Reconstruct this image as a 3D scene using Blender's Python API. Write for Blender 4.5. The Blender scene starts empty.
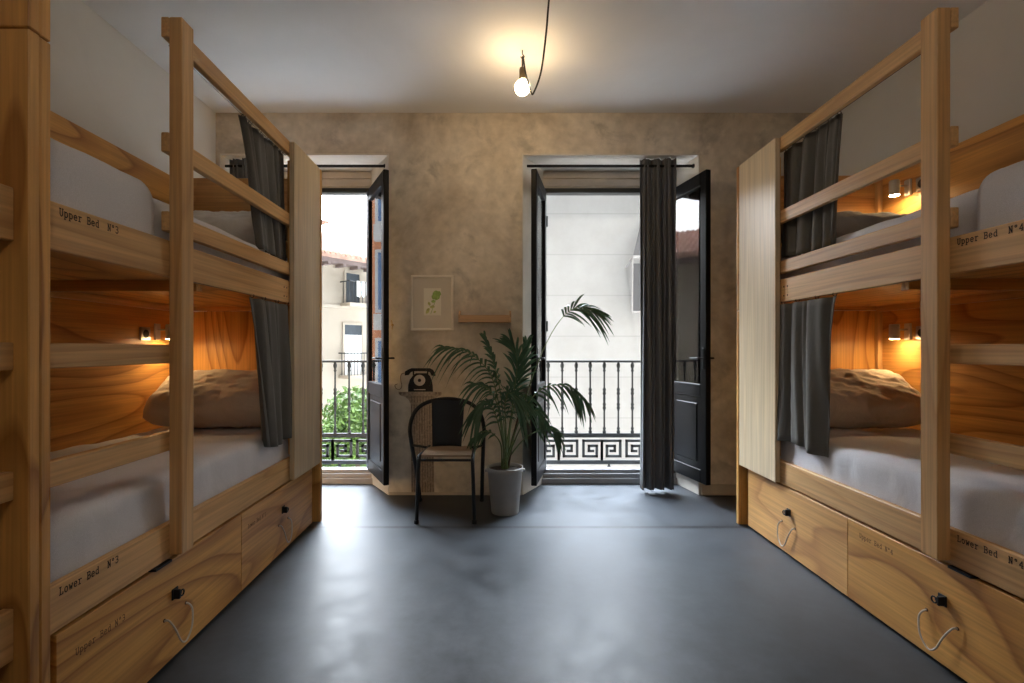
import bpy, bmesh, math, random
from mathutils import Vector, Matrix, noise

random.seed(7)
C = bpy.context.scene.collection
F, VX, VY, H = 490.0, 497.5, 349.0, 1.15      # focal length in pixels, vanishing point, eye height


def at(px, py, Y):
    """the point at depth Y that the photograph shows at (px, py)"""
    return Vector(((px - VX) * Y / F, Y, H - (py - VY) * Y / F))


# ------------------------------------------------------------------ nodes
def new_mat(name):
    m = bpy.data.materials.new(name)
    m.use_nodes = True
    nt = m.node_tree
    b = nt.nodes['Principled BSDF']
    return m, nt, b


def N(nt, typ, **kw):
    n = nt.nodes.new(typ)
    for k, v in kw.items():
        if k in n.inputs:
            n.inputs[k].default_value = v
        else:
            setattr(n, k, v)
    return n


def L(nt, a, b):
    nt.links.new(a, b)


def ramp(nt, fac, stops):
    r = N(nt, 'ShaderNodeValToRGB')
    e = r.color_ramp.elements
    while len(e) < len(stops):
        e.new(0.5)
    for el, (p, c) in zip(e, stops):
        el.position = p
        el.color = c if len(c) == 4 else (*c, 1)
    L(nt, fac, r.inputs['Fac'])
    return r.outputs['Color']


def mixc(nt, fac, a, b, mode='MIX'):
    m = N(nt, 'ShaderNodeMix', data_type='RGBA', blend_type=mode)
    for sock, v in ((m.inputs[0], fac), (m.inputs[6], a), (m.inputs[7], b)):
        if isinstance(v, (int, float)):
            sock.default_value = v
        elif isinstance(v, tuple):
            sock.default_value = v if len(v) == 4 else (*v, 1)
        else:
            L(nt, v, sock)
    return m.outputs[2]


def math_n(nt, op, a, b=None):
    m = N(nt, 'ShaderNodeMath', operation=op)
    for i, v in enumerate((a, b)):
        if v is None:
            continue
        if isinstance(v, (int, float)):
            m.inputs[i].default_value = v
        else:
            L(nt, v, m.inputs[i])
    return m.outputs[0]


def plain(name, col, rough=0.6, metal=0.0, noise_amt=0.12, nscale=6.0, bump=0.0, bscale=80.0, spec=0.5):
    m, nt, b = new_mat(name)
    tc = N(nt, 'ShaderNodeTexCoord')
    n = N(nt, 'ShaderNodeTexNoise', Scale=nscale, Detail=4.0)
    L(nt, tc.outputs['Object'], n.inputs['Vector'])
    c = ramp(nt, n.outputs['Fac'], [(0.25, tuple(x * (1 - noise_amt) for x in col)), (0.75, tuple(min(1, x * (1 + noise_amt)) for x in col))])
    L(nt, c, b.inputs['Base Color'])
    b.inputs['Roughness'].default_value = rough
    b.inputs['Metallic'].default_value = metal
    b.inputs['Specular IOR Level'].default_value = spec
    if bump:
        n2 = N(nt, 'ShaderNodeTexNoise', Scale=bscale, Detail=3.0)
        L(nt, tc.outputs['Object'], n2.inputs['Vector'])
        bp = N(nt, 'ShaderNodeBump', Strength=bump, Distance=0.004)
        L(nt, n2.outputs['Fac'], bp.inputs['Height'])
        L(nt, bp.outputs['Normal'], b.inputs['Normal'])
    return m


def wood(name, axis, light, dark, ring=9.0, contrast=0.6, rough=0.45, knots=0.0, cross=2.6, along=0.35):
    """pine: growth rings as contour lines of a noise stretched along the grain, fine fibres and knots"""
    m, nt, b = new_mat(name)
    tc = N(nt, 'ShaderNodeTexCoord')
    oi = N(nt, 'ShaderNodeObjectInfo')
    off = N(nt, 'ShaderNodeVectorMath', operation='SCALE')
    comb = N(nt, 'ShaderNodeCombineXYZ')
    for i, k in enumerate((7.1, 13.7, 5.3)):
        L(nt, math_n(nt, 'MULTIPLY', oi.outputs['Random'], k), comb.inputs[i])
    add = N(nt, 'ShaderNodeVectorMath', operation='ADD')
    L(nt, tc.outputs['Object'], add.inputs[0])
    L(nt, comb.outputs[0], add.inputs[1])
    s = [cross, cross, cross]
    s['xyz'.index(axis)] = along
    mp = N(nt, 'ShaderNodeMapping')
    mp.inputs['Scale'].default_value = s
    L(nt, add.outputs[0], mp.inputs['Vector'])
    n1 = N(nt, 'ShaderNodeTexNoise', Scale=1.0, Detail=1.5, Roughness=0.4)
    L(nt, mp.outputs[0], n1.inputs['Vector'])
    v = math_n(nt, 'MULTIPLY', n1.outputs['Fac'], ring)
    v = math_n(nt, 'FRACT', v)
    rings = ramp(nt, v, [(0.0, (0.15,) * 3), (0.35, (0.0,) * 3), (0.8, (0.55,) * 3), (0.93, (1,) * 3), (1.0, (0.15,) * 3)])
    s2 = [90.0] * 3
    s2['xyz'.index(axis)] = 2.0
    mp2 = N(nt, 'ShaderNodeMapping')
    mp2.inputs['Scale'].default_value = s2
    L(nt, add.outputs[0], mp2.inputs['Vector'])
    n2 = N(nt, 'ShaderNodeTexNoise', Scale=1.0, Detail=2.0)
    L(nt, mp2.outputs[0], n2.inputs['Vector'])
    fib = ramp(nt, n2.outputs['Fac'], [(0.3, (0.82,) * 3), (0.7, (1.1,) * 3)])
    n3 = N(nt, 'ShaderNodeTexNoise', Scale=1.3, Detail=2.0)
    L(nt, add.outputs[0], n3.inputs['Vector'])
    fac = math_n(nt, 'MULTIPLY', rings, contrast)
    col = mixc(nt, fac, light, dark)
    col = mixc(nt, 1.0, col, fib, 'MULTIPLY')
    var = ramp(nt, n3.outputs['Fac'], [(0.3, (0.86, 0.84, 0.82)), (0.7, (1.08, 1.06, 1.04))])
    col = mixc(nt, 1.0, col, var, 'MULTIPLY')
    if knots:
        s3 = [3.0] * 3
        s3['xyz'.index(axis)] = 1.7
        mp3 = N(nt, 'ShaderNodeMapping')
        mp3.inputs['Scale'].default_value = s3
        L(nt, add.outputs[0], mp3.inputs['Vector'])
        vo = N(nt, 'ShaderNodeTexVoronoi', Scale=1.0)
        L(nt, mp3.outputs[0], vo.inputs['Vector'])
        kf = ramp(nt, vo.outputs['Distance'], [(0.03, (knots,) * 3), (0.075, (0.35 * knots,) * 3), (0.14, (0, 0, 0))])
        col = mixc(nt, kf, col, (0.09, 0.035, 0.014))
    L(nt, col, b.inputs['Base Color'])
    b.inputs['Roughness'].default_value = rough
    bp = N(nt, 'ShaderNodeBump', Strength=0.12, Distance=0.002)
    L(nt, n2.outputs['Fac'], bp.inputs['Height'])
    L(nt, bp.outputs['Normal'], b.inputs['Normal'])
    return m


def emit(name, col, strength):
    m, nt, b = new_mat(name)
    b.inputs['Base Color'].default_value = (0.8, 0.8, 0.8, 1)
    b.inputs['Emission Color'].default_value = (*col, 1)
    b.inputs['Emission Strength'].default_value = strength
    return m


def glass_mat(name='pane glass', ior=1.5):
    m = bpy.data.materials.new(name)
    m.use_nodes = True
    nt = m.node_tree
    nt.nodes.remove(nt.nodes['Principled BSDF'])
    out = nt.nodes['Material Output']
    tr = N(nt, 'ShaderNodeBsdfTransparent')
    tr.inputs['Color'].default_value = (0.93, 0.95, 0.94, 1)
    gl = N(nt, 'ShaderNodeBsdfGlossy', Roughness=0.02)
    fr = N(nt, 'ShaderNodeFresnel', IOR=ior)
    mx = N(nt, 'ShaderNodeMixShader')
    L(nt, fr.outputs[0], mx.inputs[0])
    L(nt, tr.outputs[0], mx.inputs[1])
    L(nt, gl.outputs[0], mx.inputs[2])
    L(nt, mx.outputs[0], out.inputs['Surface'])
    return m


def plaster(name, c1, c2, c3, scale=1.6, streak=0.0):
    m, nt, b = new_mat(name)
    tc = N(nt, 'ShaderNodeTexCoord')
    n1 = N(nt, 'ShaderNodeTexNoise', Scale=scale, Detail=7.0, Roughness=0.62, Distortion=0.5)
    L(nt, tc.outputs['Object'], n1.inputs['Vector'])
    n2 = N(nt, 'ShaderNodeTexNoise', Scale=scale * 2.2, Detail=7.0, Roughness=0.62, Distortion=0.4)
    L(nt, tc.outputs['Object'], n2.inputs['Vector'])
    col = ramp(nt, n1.outputs['Fac'], [(0.35, c1), (0.62, c2)])
    f = ramp(nt, n2.outputs['Fac'], [(0.56, (0,) * 3), (0.66, (0.8,) * 3)])
    col = mixc(nt, f, col, c3)
    if streak:
        n4 = N(nt, 'ShaderNodeTexNoise', Scale=14.0, Detail=6.0)
        L(nt, tc.outputs['Object'], n4.inputs['Vector'])
        v = ramp(nt, n4.outputs['Fac'], [(0.3, (1 - streak,) * 3), (0.7, (1 + streak * 0.4,) * 3)])
        col = mixc(nt, 1.0, col, v, 'MULTIPLY')
    L(nt, col, b.inputs['Base Color'])
    b.inputs['Roughness'].default_value = 0.85
    b.inputs['Specular IOR Level'].default_value = 0.25
    bp = N(nt, 'ShaderNodeBump', Strength=0.25, Distance=0.004)
    L(nt, n2.outputs['Fac'], bp.inputs['Height'])
    L(nt, bp.outputs['Normal'], b.inputs['Normal'])
    return m


def floor_mat():
    m, nt, b = new_mat('polished concrete')
    tc = N(nt, 'ShaderNodeTexCoord')
    n1 = N(nt, 'ShaderNodeTexNoise', Scale=0.9, Detail=5.0, Roughness=0.55)
    n2 = N(nt, 'ShaderNodeTexNoise', Scale=7.0, Detail=7.0, Roughness=0.7)
    n3 = N(nt, 'ShaderNodeTexNoise', Scale=90.0, Detail=2.0)
    for n in (n1, n2, n3):
        L(nt, tc.outputs['Object'], n.inputs['Vector'])
    col = ramp(nt, n1.outputs['Fac'], [(0.3, (0.030, 0.034, 0.039)), (0.7, (0.055, 0.060, 0.067))])
    v = ramp(nt, n2.outputs['Fac'], [(0.3, (0.6,) * 3), (0.7, (1.4,) * 3)])
    col = mixc(nt, 1.0, col, v, 'MULTIPLY')
    # saw-cut joint across the slab
    sep = N(nt, 'ShaderNodeSeparateXYZ')
    L(nt, tc.outputs['Object'], sep.inputs[0])
    w = math_n(nt, 'MULTIPLY', n2.outputs['Fac'], 0.012)
    d = math_n(nt, 'ABSOLUTE', math_n(nt, 'SUBTRACT', math_n(nt, 'ADD', sep.outputs[1], w), 3.17))
    j = ramp(nt, d, [(0.010, (0.95,) * 3), (0.028, (0,) * 3)])
    col = mixc(nt, j, col, (0.012, 0.012, 0.013))
    vo = N(nt, 'ShaderNodeTexVoronoi', Scale=1.7, feature='DISTANCE_TO_EDGE')
    dn = N(nt, 'ShaderNodeVectorMath', operation='SCALE')
    dn.inputs[3].default_value = 0.5
    L(nt, n2.outputs['Color'], dn.inputs[0])
    da = N(nt, 'ShaderNodeVectorMath', operation='ADD')
    L(nt, tc.outputs['Object'], da.inputs[0])
    L(nt, dn.outputs[0], da.inputs[1])
    L(nt, da.outputs[0], vo.inputs['Vector'])
    L(nt, col, b.inputs['Base Color'])
    r = ramp(nt, n2.outputs['Fac'], [(0.3, (0.36,) * 3), (0.7, (0.50,) * 3)])
    L(nt, r, b.inputs['Roughness'])
    b.inputs['Specular IOR Level'].default_value = 0.30
    bp = N(nt, 'ShaderNodeBump', Strength=0.02, Distance=0.004)
    L(nt, n2.outputs['Fac'], bp.inputs['Height'])
    L(nt, bp.outputs['Normal'], b.inputs['Normal'])
    return m


def fabric(name, col, rough=0.9, weave=400.0, wr=0.0):
    m, nt, b = new_mat(name)
    tc = N(nt, 'ShaderNodeTexCoord')
    n1 = N(nt, 'ShaderNodeTexNoise', Scale=weave, Detail=1.0)
    n2 = N(nt, 'ShaderNodeTexNoise', Scale=5.0, Detail=3.0, Distortion=1.0)
    L(nt, tc.outputs['Object'], n1.inputs['Vector'])
    L(nt, tc.outputs['Object'], n2.inputs['Vector'])
    v = ramp(nt, n1.outputs['Fac'], [(0.3, tuple(c * 0.9 for c in col)), (0.7, tuple(min(1, c * 1.08) for c in col))])
    L(nt, v, b.inputs['Base Color'])
    b.inputs['Roughness'].default_value = rough
    b.inputs['Specular IOR Level'].default_value = 0.2
    b.inputs['Sheen Weight'].default_value = 0.15
    if wr:
        bp = N(nt, 'ShaderNodeBump', Strength=wr, Distance=0.02)
        L(nt, n2.outputs['Fac'], bp.inputs['Height'])
        L(nt, bp.outputs['Normal'], b.inputs['Normal'])
    return m


PALE_L, PALE_D = (0.70, 0.43, 0.185), (0.45, 0.215, 0.065)
PLY_L, PLY_D = (0.70, 0.375, 0.105), (0.36, 0.15, 0.033)
W = {}
for ax in 'xyz':
    W['pale_' + ax] = wood('pale pine along ' + ax, ax, PALE_L, PALE_D, ring=8, contrast=0.5, knots=0.35, cross=5.0, along=0.3)
    W['ply_' + ax] = wood('golden plywood along ' + ax, ax, PLY_L, PLY_D, ring=13, contrast=0.95, knots=0.25, cross=2.4, along=0.45)
    W['knot_' + ax] = wood('knotty plywood along ' + ax, ax, (0.66, 0.365, 0.125), (0.38, 0.165, 0.05), ring=10, contrast=0.7, knots=0.9, cross=2.4, along=0.5)
M_PANEL = wood('pale plywood panel', 'z', (0.72, 0.59, 0.40), (0.58, 0.43, 0.25), ring=8, contrast=0.4, rough=0.36, cross=5.0, along=0.25)
M_WALL = plaster('scraped beige plaster', (0.46, 0.39, 0.305), (0.72, 0.65, 0.55), (0.44, 0.395, 0.335), 1.6, 0.16)
M_SIDE = plaster('white painted wall', (0.72, 0.72, 0.70), (0.77, 0.77, 0.75), (0.73, 0.73, 0.715), 0.9)
M_CEIL = plaster('white painted ceiling', (0.76, 0.77, 0.78), (0.82, 0.83, 0.84), (0.78, 0.79, 0.80), 0.7)
M_REVEAL = plain('white painted reveal', (0.64, 0.60, 0.53), 0.7)
M_FLOOR = floor_mat()
M_BASE = plain('cream baseboard paint', (0.48, 0.42, 0.34), 0.6)
M_BLACK = plain('black painted metal', (0.010, 0.011, 0.013), 0.45, 0.0, spec=0.3)
M_DOOR = plain('black door lacquer', (0.007, 0.007, 0.008), 0.45, spec=0.15)
M_INDIGO = plain('navy black plate', (0.010, 0.014, 0.022), 0.5, spec=0.3)
M_IRON = plain('dark wrought iron', (0.022, 0.024, 0.024), 0.5)
M_GLASS = glass_mat()
M_BLINDBOX = plain('beige shutter box', (0.56, 0.50, 0.43), 0.6)
M_ALU = plain('grey aluminium sill', (0.34, 0.33, 0.33), 0.45, 0.3)
M_CURT = fabric('charcoal curtain cloth', (0.125, 0.127, 0.133), wr=0.1)
M_BCURT = fabric('grey bunk curtain cloth', (0.128, 0.124, 0.113), wr=0.15)
M_SHEET = fabric('white sheet', (0.66, 0.665, 0.71), 0.85, wr=0.35)
M_PILL_B = fabric('beige pillowcase', (0.62, 0.52, 0.42), wr=0.6)
M_PILL_C = fabric('cream pillowcase', (0.72, 0.68, 0.62), wr=0.6)
M_PILL_G = fabric('grey pillowcase', (0.30, 0.28, 0.26), wr=0.6)
M_ROPE = plain('white cotton rope', (0.66, 0.60, 0.52), 0.9, bump=0.5, bscale=300)
M_INK = plain('burnt black ink', (0.035, 0.024, 0.018), 0.8)
M_INKF = plain('faded brown ink', (0.085, 0.04, 0.02), 0.8)
M_STEEL = plain('brushed grey metal', (0.50, 0.49, 0.46), 0.35, 0.9)
M_LAMP = plain('pale grey lamp enamel', (0.50, 0.49, 0.46), 0.4)
M_WHITEP = plain('white plastic', (0.72, 0.70, 0.66), 0.4)
M_BULB = emit('warm bulb glow', (1.0, 0.70, 0.38), 20.0)
M_BULB_FILL = emit('fill bulb glow', (1.0, 0.84, 0.64), 46.0)  # for the added rear bulb, stronger than the visible one
M_LED = emit('warm reading lamp glow', (1.0, 0.68, 0.33), 66.0)
M_BRONZE = plain('bronze lamp socket', (0.10, 0.075, 0.05), 0.4, 0.7)
M_CABLE = plain('dark cable', (0.03, 0.027, 0.024), 0.7)
M_POT = plain('light grey pot', (0.30, 0.295, 0.28), 0.55, bump=0.1)
M_SOIL = plain('dark soil', (0.03, 0.02, 0.014), 0.95, bump=1.0, bscale=60)
M_LEAF = plain('dark green palm leaf', (0.040, 0.098, 0.050), 0.42, noise_amt=0.35, nscale=9)
M_STEM = plain('green palm stem', (0.09, 0.13, 0.04), 0.5, noise_amt=0.3)
M_SEAT = wood('weathered seat slats', 'x', (0.36, 0.27, 0.19), (0.18, 0.12, 0.08), ring=9, contrast=0.6, cross=6)
M_FRAME = plain('white picture frame', (0.74, 0.68, 0.58), 0.5)
M_MAT = plain('cream picture mat', (0.58, 0.53, 0.45), 0.8, noise_amt=0.04)
M_PAPER = plain('cream print paper', (0.74, 0.71, 0.61), 0.8, noise_amt=0.04)
M_LGREEN = plain('green print ink', (0.27, 0.40, 0.10), 0.8, noise_amt=0.3, nscale=40)
M_LLIME = plain('yellow green print ink', (0.46, 0.48, 0.18), 0.8, noise_amt=0.3, nscale=40)
M_LEDGE = wood('pine ledge', 'x', (0.50, 0.31, 0.16), (0.34, 0.18, 0.08), ring=7, contrast=0.4, cross=5)
M_MURAL_G = plain('faded grey mural paint', (0.37, 0.30, 0.235), 0.9, noise_amt=0.35, nscale=60)
M_MURAL_D = plain('dark brown mural paint', (0.23, 0.175, 0.135), 0.9, noise_amt=0.5, nscale=45)
M_MURAL_B = plain('black mural paint', (0.014, 0.013, 0.013), 0.8)
M_MURAL_W = plain('pale grey mural paint', (0.60, 0.54, 0.46), 0.9, noise_amt=0.1)
M_BRASS = plain('aged brass', (0.42, 0.26, 0.09), 0.35, 0.9)
M_GILL = plain('pale stone cladding', (0.62, 0.62, 0.61), 0.85)
M_PAVE = plain('street paving', (0.66, 0.65, 0.63), 0.9)
M_SLAB = plain('pale balcony slab', (0.50, 0.56, 0.62), 0.7)


def stone_mat():
    m, nt, b = new_mat('pale stone courses')
    tc = N(nt, 'ShaderNodeTexCoord')
    sep = N(nt, 'ShaderNodeSeparateXYZ')
    L(nt, tc.outputs['Object'], sep.inputs[0])
    n = N(nt, 'ShaderNodeTexNoise', Scale=1.2, Detail=8.0, Roughness=0.65)
    L(nt, tc.outputs['Object'], n.inputs['Vector'])
    col = ramp(nt, n.outputs['Fac'], [(0.3, (0.29, 0.287, 0.28)), (0.7, (0.345, 0.345, 0.342))])
    z = math_n(nt, 'FRACT', math_n(nt, 'DIVIDE', math_n(nt, 'ADD', sep.outputs[2], 10.0), 0.80))
    j = ramp(nt, math_n(nt, 'ABSOLUTE', math_n(nt, 'SUBTRACT', z, 0.5)), [(0.008, (0.45,) * 3), (0.018, (0,) * 3)])
    col = mixc(nt, j, col, (0.22, 0.22, 0.22))
    L(nt, col, b.inputs['Base Color'])
    b.inputs['Roughness'].default_value = 0.9
    return m


M_STONE = stone_mat()
M_CREAM = plain('cream render', (0.35, 0.305, 0.245), 0.9, noise_amt=0.05, nscale=1)
M_TERRA = plain('orange render', (0.62, 0.27, 0.14), 0.9, noise_amt=0.08, nscale=1)
M_TILE = plain('pinkish roof tiles', (0.42, 0.27, 0.21), 0.9, noise_amt=0.25, nscale=5)
M_EAVE = plain('grey brown eave', (0.16, 0.12, 0.11), 0.9)
M_BLIND = plain('white roller blind', (0.72, 0.74, 0.72), 0.7, noise_amt=0.03)
M_DARKW = plain('dark window glass', (0.06, 0.07, 0.08), 0.15)
M_BLUEW = plain('blue grey window glass', (0.14, 0.24, 0.42), 0.15)
M_AWN = fabric('grey awning canvas', (0.09, 0.09, 0.095))
M_TREE = plain('sunlit green leaves', (0.085, 0.16, 0.03), 0.6, noise_amt=0.5, nscale=3)
M_BARK = plain('grey bark', (0.16, 0.12, 0.08), 0.9)
M_LAUN = plain('washing cloth', (0.45, 0.55, 0.60), 0.9, noise_amt=0.3)


# ------------------------------------------------------------------ mesh helpers
class MB:
    def __init__(self, f=None):
        self.bm = bmesh.new()
        self.f = f or (lambda p: p)

    def v(self, p):
        return self.bm.verts.new(self.f(Vector(p)))

    def box(self, x0, x1, y0, y1, z0, z1, bev=0.0, seg=1):
        vs = [self.v((x, y, z)) for z in (z0, z1) for y in (y0, y1) for x in (x0, x1)]
        fs = [(0, 2, 3, 1), (4, 5, 7, 6), (0, 1, 5, 4), (2, 6, 7, 3), (0, 4, 6, 2), (1, 3, 7, 5)]
        faces = [self.bm.faces.new([vs[i] for i in f]) for f in fs]
        if bev:
            es = list({e for f in faces for e in f.edges})
            bmesh.ops.bevel(self.bm, geom=es, offset=bev, segments=seg, affect='EDGES', profile=0.5)
        return self

    def prism(self, poly, z0, z1, axis='z'):
        """poly in the plane across axis"""
        def mk(p, t):
            if axis == 'z':
                return (p[0], p[1], t)
            if axis == 'y':
                return (p[0], t, p[1])
            return (t, p[0], p[1])
        a = [self.v(mk(p, z0)) for p in poly]
        b = [self.v(mk(p, z1)) for p in poly]
        n = len(poly)
        self.bm.faces.new(a)
        self.bm.faces.new(list(reversed(b)))
        for i in range(n):
            self.bm.faces.new([a[i], b[i], b[(i + 1) % n], a[(i + 1) % n]])
        return self

    def tube(self, pts, r, n=8, closed=False):
        pts = [Vector(p) for p in pts]
        rs = r if isinstance(r, (list, tuple)) else [r] * len(pts)
        rings = []
        up = Vector((0.13, 0.27, 0.95)).normalized()
        prev = None
        for i, p in enumerate(pts):
            if closed:
                t = pts[(i + 1) % len(pts)] - pts[i - 1]
            else:
                t = pts[min(i + 1, len(pts) - 1)] - pts[max(i - 1, 0)]
            t = t.normalized() if t.length > 1e-9 else Vector((0, 0, 1))
            a = prev if prev is not None else t.orthogonal()
            a = (a - t * a.dot(t))
            a = a.normalized() if a.length > 1e-6 else t.orthogonal().normalized()
            prev = a
            b = t.cross(a)
            rings.append([self.v(p + (a * math.cos(k * 2 * math.pi / n) + b * math.sin(k * 2 * math.pi / n)) * rs[i]) for k in range(n)])
        m = len(rings)
        for i in range(m if closed else m - 1):
            A, B = rings[i], rings[(i + 1) % m]
            for k in range(n):
                self.bm.faces.new([A[k], A[(k + 1) % n], B[(k + 1) % n], B[k]])
        if not closed:
            self.bm.faces.new(list(reversed(rings[0])))
            self.bm.faces.new(rings[-1])
        return self

    def lathe(self, prof, n=20, o=(0, 0, 0), caps=True):
        o = Vector(o)
        rings = [[self.v(o + Vector((r * math.cos(2 * math.pi * k / n), r * math.sin(2 * math.pi * k / n), z))) for k in range(n)] for r, z in prof]
        for A, B in zip(rings, rings[1:]):
            for k in range(n):
                self.bm.faces.new([A[k], A[(k + 1) % n], B[(k + 1) % n], B[k]])
        if caps:
            self.bm.faces.new(list(reversed(rings[0])))
            self.bm.faces.new(rings[-1])
        return self

    def grid(self, fn, nu, nv):
        vs = [[self.v(fn(i / nu, j / nv)) for j in range(nv + 1)] for i in range(nu + 1)]
        for i in range(nu):
            for j in range(nv):
                self.bm.faces.new([vs[i][j], vs[i + 1][j], vs[i + 1][j + 1], vs[i][j + 1]])
        return self

    def quad(self, *ps):
        self.bm.faces.new([self.v(p) for p in ps])
        return self

    def build(self, name, mat, parent=None, smooth=False, solid=0.0, fix=True, sub=0):
        if fix:
            bmesh.ops.recalc_face_normals(self.bm, faces=self.bm.faces)
        me = bpy.data.meshes.new(name)
        self.bm.to_mesh(me)
        self.bm.free()
        me.materials.append(mat)
        if smooth:
            for p in me.polygons:
                p.use_smooth = True
        o = bpy.data.objects.new(name, me)
        C.objects.link(o)
        if parent is not None:
            o.parent = parent
        if solid:
            s = o.modifiers.new('thickness', 'SOLIDIFY')
            s.thickness = solid
        if sub:
            s = o.modifiers.new('smooth', 'SUBSURF')
            s.levels = s.render_levels = sub
        return o


def tag(o, label, cat, group=None, kind=None):
    o['label'] = label
    o['category'] = cat
    if group:
        o['group'] = group
    if kind:
        o['kind'] = kind
    return o


def thing(name, label, cat, loc=(0, 0, 0), rz=0.0, group=None, kind=None):
    o = bpy.data.objects.new(name, None)
    o.empty_display_size = 0.1
    C.objects.link(o)
    o.location = loc
    o.rotation_euler = (0, 0, rz)
    return tag(o, label, cat, group, kind)


def kids(o):
    return [c for c in bpy.data.objects if c.parent == o]


def copy_tree(o, parent=None):
    c = o.copy()
    C.objects.link(c)
    if parent is not None:
        c.parent = parent
    for k in kids(o):
        copy_tree(k, c)
    return c


def spline(pts, n=8):
    """Catmull-Rom through pts"""
    P = [Vector(p) for p in pts]
    P = [P[0] * 2 - P[1]] + P + [P[-1] * 2 - P[-2]]
    out = []
    for i in range(1, len(P) - 2):
        for k in range(n):
            t = k / n
            a, b, c, d = P[i - 1], P[i], P[i + 1], P[i + 2]
            out.append(0.5 * ((2 * b) + (c - a) * t + (2 * a - 5 * b + 4 * c - d) * t * t + (3 * b - a - 3 * c + d) * t ** 3))
    out.append(P[-2])
    return out


# ------------------------------------------------------------------ room shell
WY, CEIL, XL, XR, YR = 3.86, 3.01, -2.22, 2.62, -2.6
WB = 4.30                                             # outer face of the window wall


def struct(mb, name, mat, label, cat, **k):
    return tag(mb.build(name, mat, **k), label, cat, kind='structure')


struct(MB().box(XL - 0.2, XR + 0.2, YR - 0.2, WB, -0.2, 0), 'floor', M_FLOOR, 'grey polished concrete floor of the dormitory', 'floor')
struct(MB().box(XL - 0.2, XR + 0.2, YR - 0.2, WB, CEIL, CEIL + 0.25), 'ceiling', M_CEIL, 'white painted ceiling above the bunks', 'ceiling')
struct(MB().box(XL - 0.2, XL, YR - 0.2, WB, 0, CEIL), 'wall_left', M_SIDE, 'white painted wall behind the left bunks', 'wall')
struct(MB().box(XR, XR + 0.2, YR - 0.2, WB, 0, CEIL), 'wall_right', M_SIDE, 'white painted wall behind the right bunk', 'wall')
RW = (-0.7, 1.1, 0.9, 2.6)  # opening added in the unseen rear wall to let in fill daylight
struct(MB().box(XL, RW[0], YR - 0.2, YR, 0, CEIL).box(RW[1], XR, YR - 0.2, YR, 0, CEIL).box(RW[0], RW[1], YR - 0.2, YR, 0, RW[2]).box(RW[0], RW[1], YR - 0.2, YR, RW[3], CEIL), 'wall_rear', M_SIDE, 'plain white wall at the rear of the room', 'wall')
LTOP = 2.69
wb = MB()
wb.prism([(-0.854, WY), (0.193, WY), (0.385, WB), (-1.075, WB)], 0, CEIL)
wb.prism([(1.594, WY), (XR, WY), (XR, WB), (1.53, WB)], 0, CEIL)
wb.box(XL, -0.854, WY, WB, LTOP, CEIL)
wb.box(0.193, 1.594, WY, WB, LTOP, CEIL)
wb.box(XL, -2.19, WY, WB, 0, LTOP)
struct(wb, 'wall_back', M_WALL, 'scraped beige plaster wall between and around the balcony doors', 'wall')
win = thing('fill_window_1', 'added fill light window in the unseen rear wall behind the camera', 'window', ((RW[0] + RW[1]) / 2, YR, RW[2]), kind='structure')
wmb = MB(lambda p: p - win.location)
for a, b, c, d in ((RW[0], RW[0] + 0.06, RW[2], RW[3]), (RW[1] - 0.06, RW[1], RW[2], RW[3]), (RW[0], RW[1], RW[2], RW[2] + 0.06), (RW[0], RW[1], RW[3] - 0.06, RW[3]), (0.17, 0.23, RW[2], RW[3])):
    wmb.box(a, b, YR - 0.12, YR - 0.07, c, d)
wmb.build('fill_window_frame', M_REVEAL, win)
# white soffits and reveals of the two openings
for i, (a0, a1, b0, b1) in enumerate(((-2.188, -0.856, -2.188, -1.077), (0.195, 1.592, 0.387, 1.528))):
    mb, sd = MB(), MB()
    mb.prism([(a0, WY + 0.002), (a1, WY + 0.002), (b1, WB - 0.1), (b0, WB - 0.1)], LTOP - 0.012, LTOP)
    for s, (f, b) in enumerate(((a0, b0), (a1, b1))):
        d = 0.006 if s == 0 else -0.006
        sd.prism([(f, WY + 0.002), (f + d, WY + 0.002), (b + d, WB - 0.1), (b, WB - 0.1)], 0, LTOP - 0.012)
    struct(sd, 'trim_%d' % (i + 3), M_REVEAL, ['cream painted side reveals of the left balcony door', 'cream painted side reveals of the right balcony door'][i], 'reveal')
    struct(mb, 'trim_%d' % (i + 1), M_REVEAL, ['white painted soffit over the left balcony door', 'white painted soffit over the right balcony door'][i], 'reveal')
struct(MB().box(1.60, XR, WY - 0.014, WY, 0, 0.085, 0.003).box(-0.852, 0.19, WY - 0.004, WY, 0, 0.022), 'baseboard_back', M_BASE, 'low cream baseboard at the foot of the back wall', 'baseboard')


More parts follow.
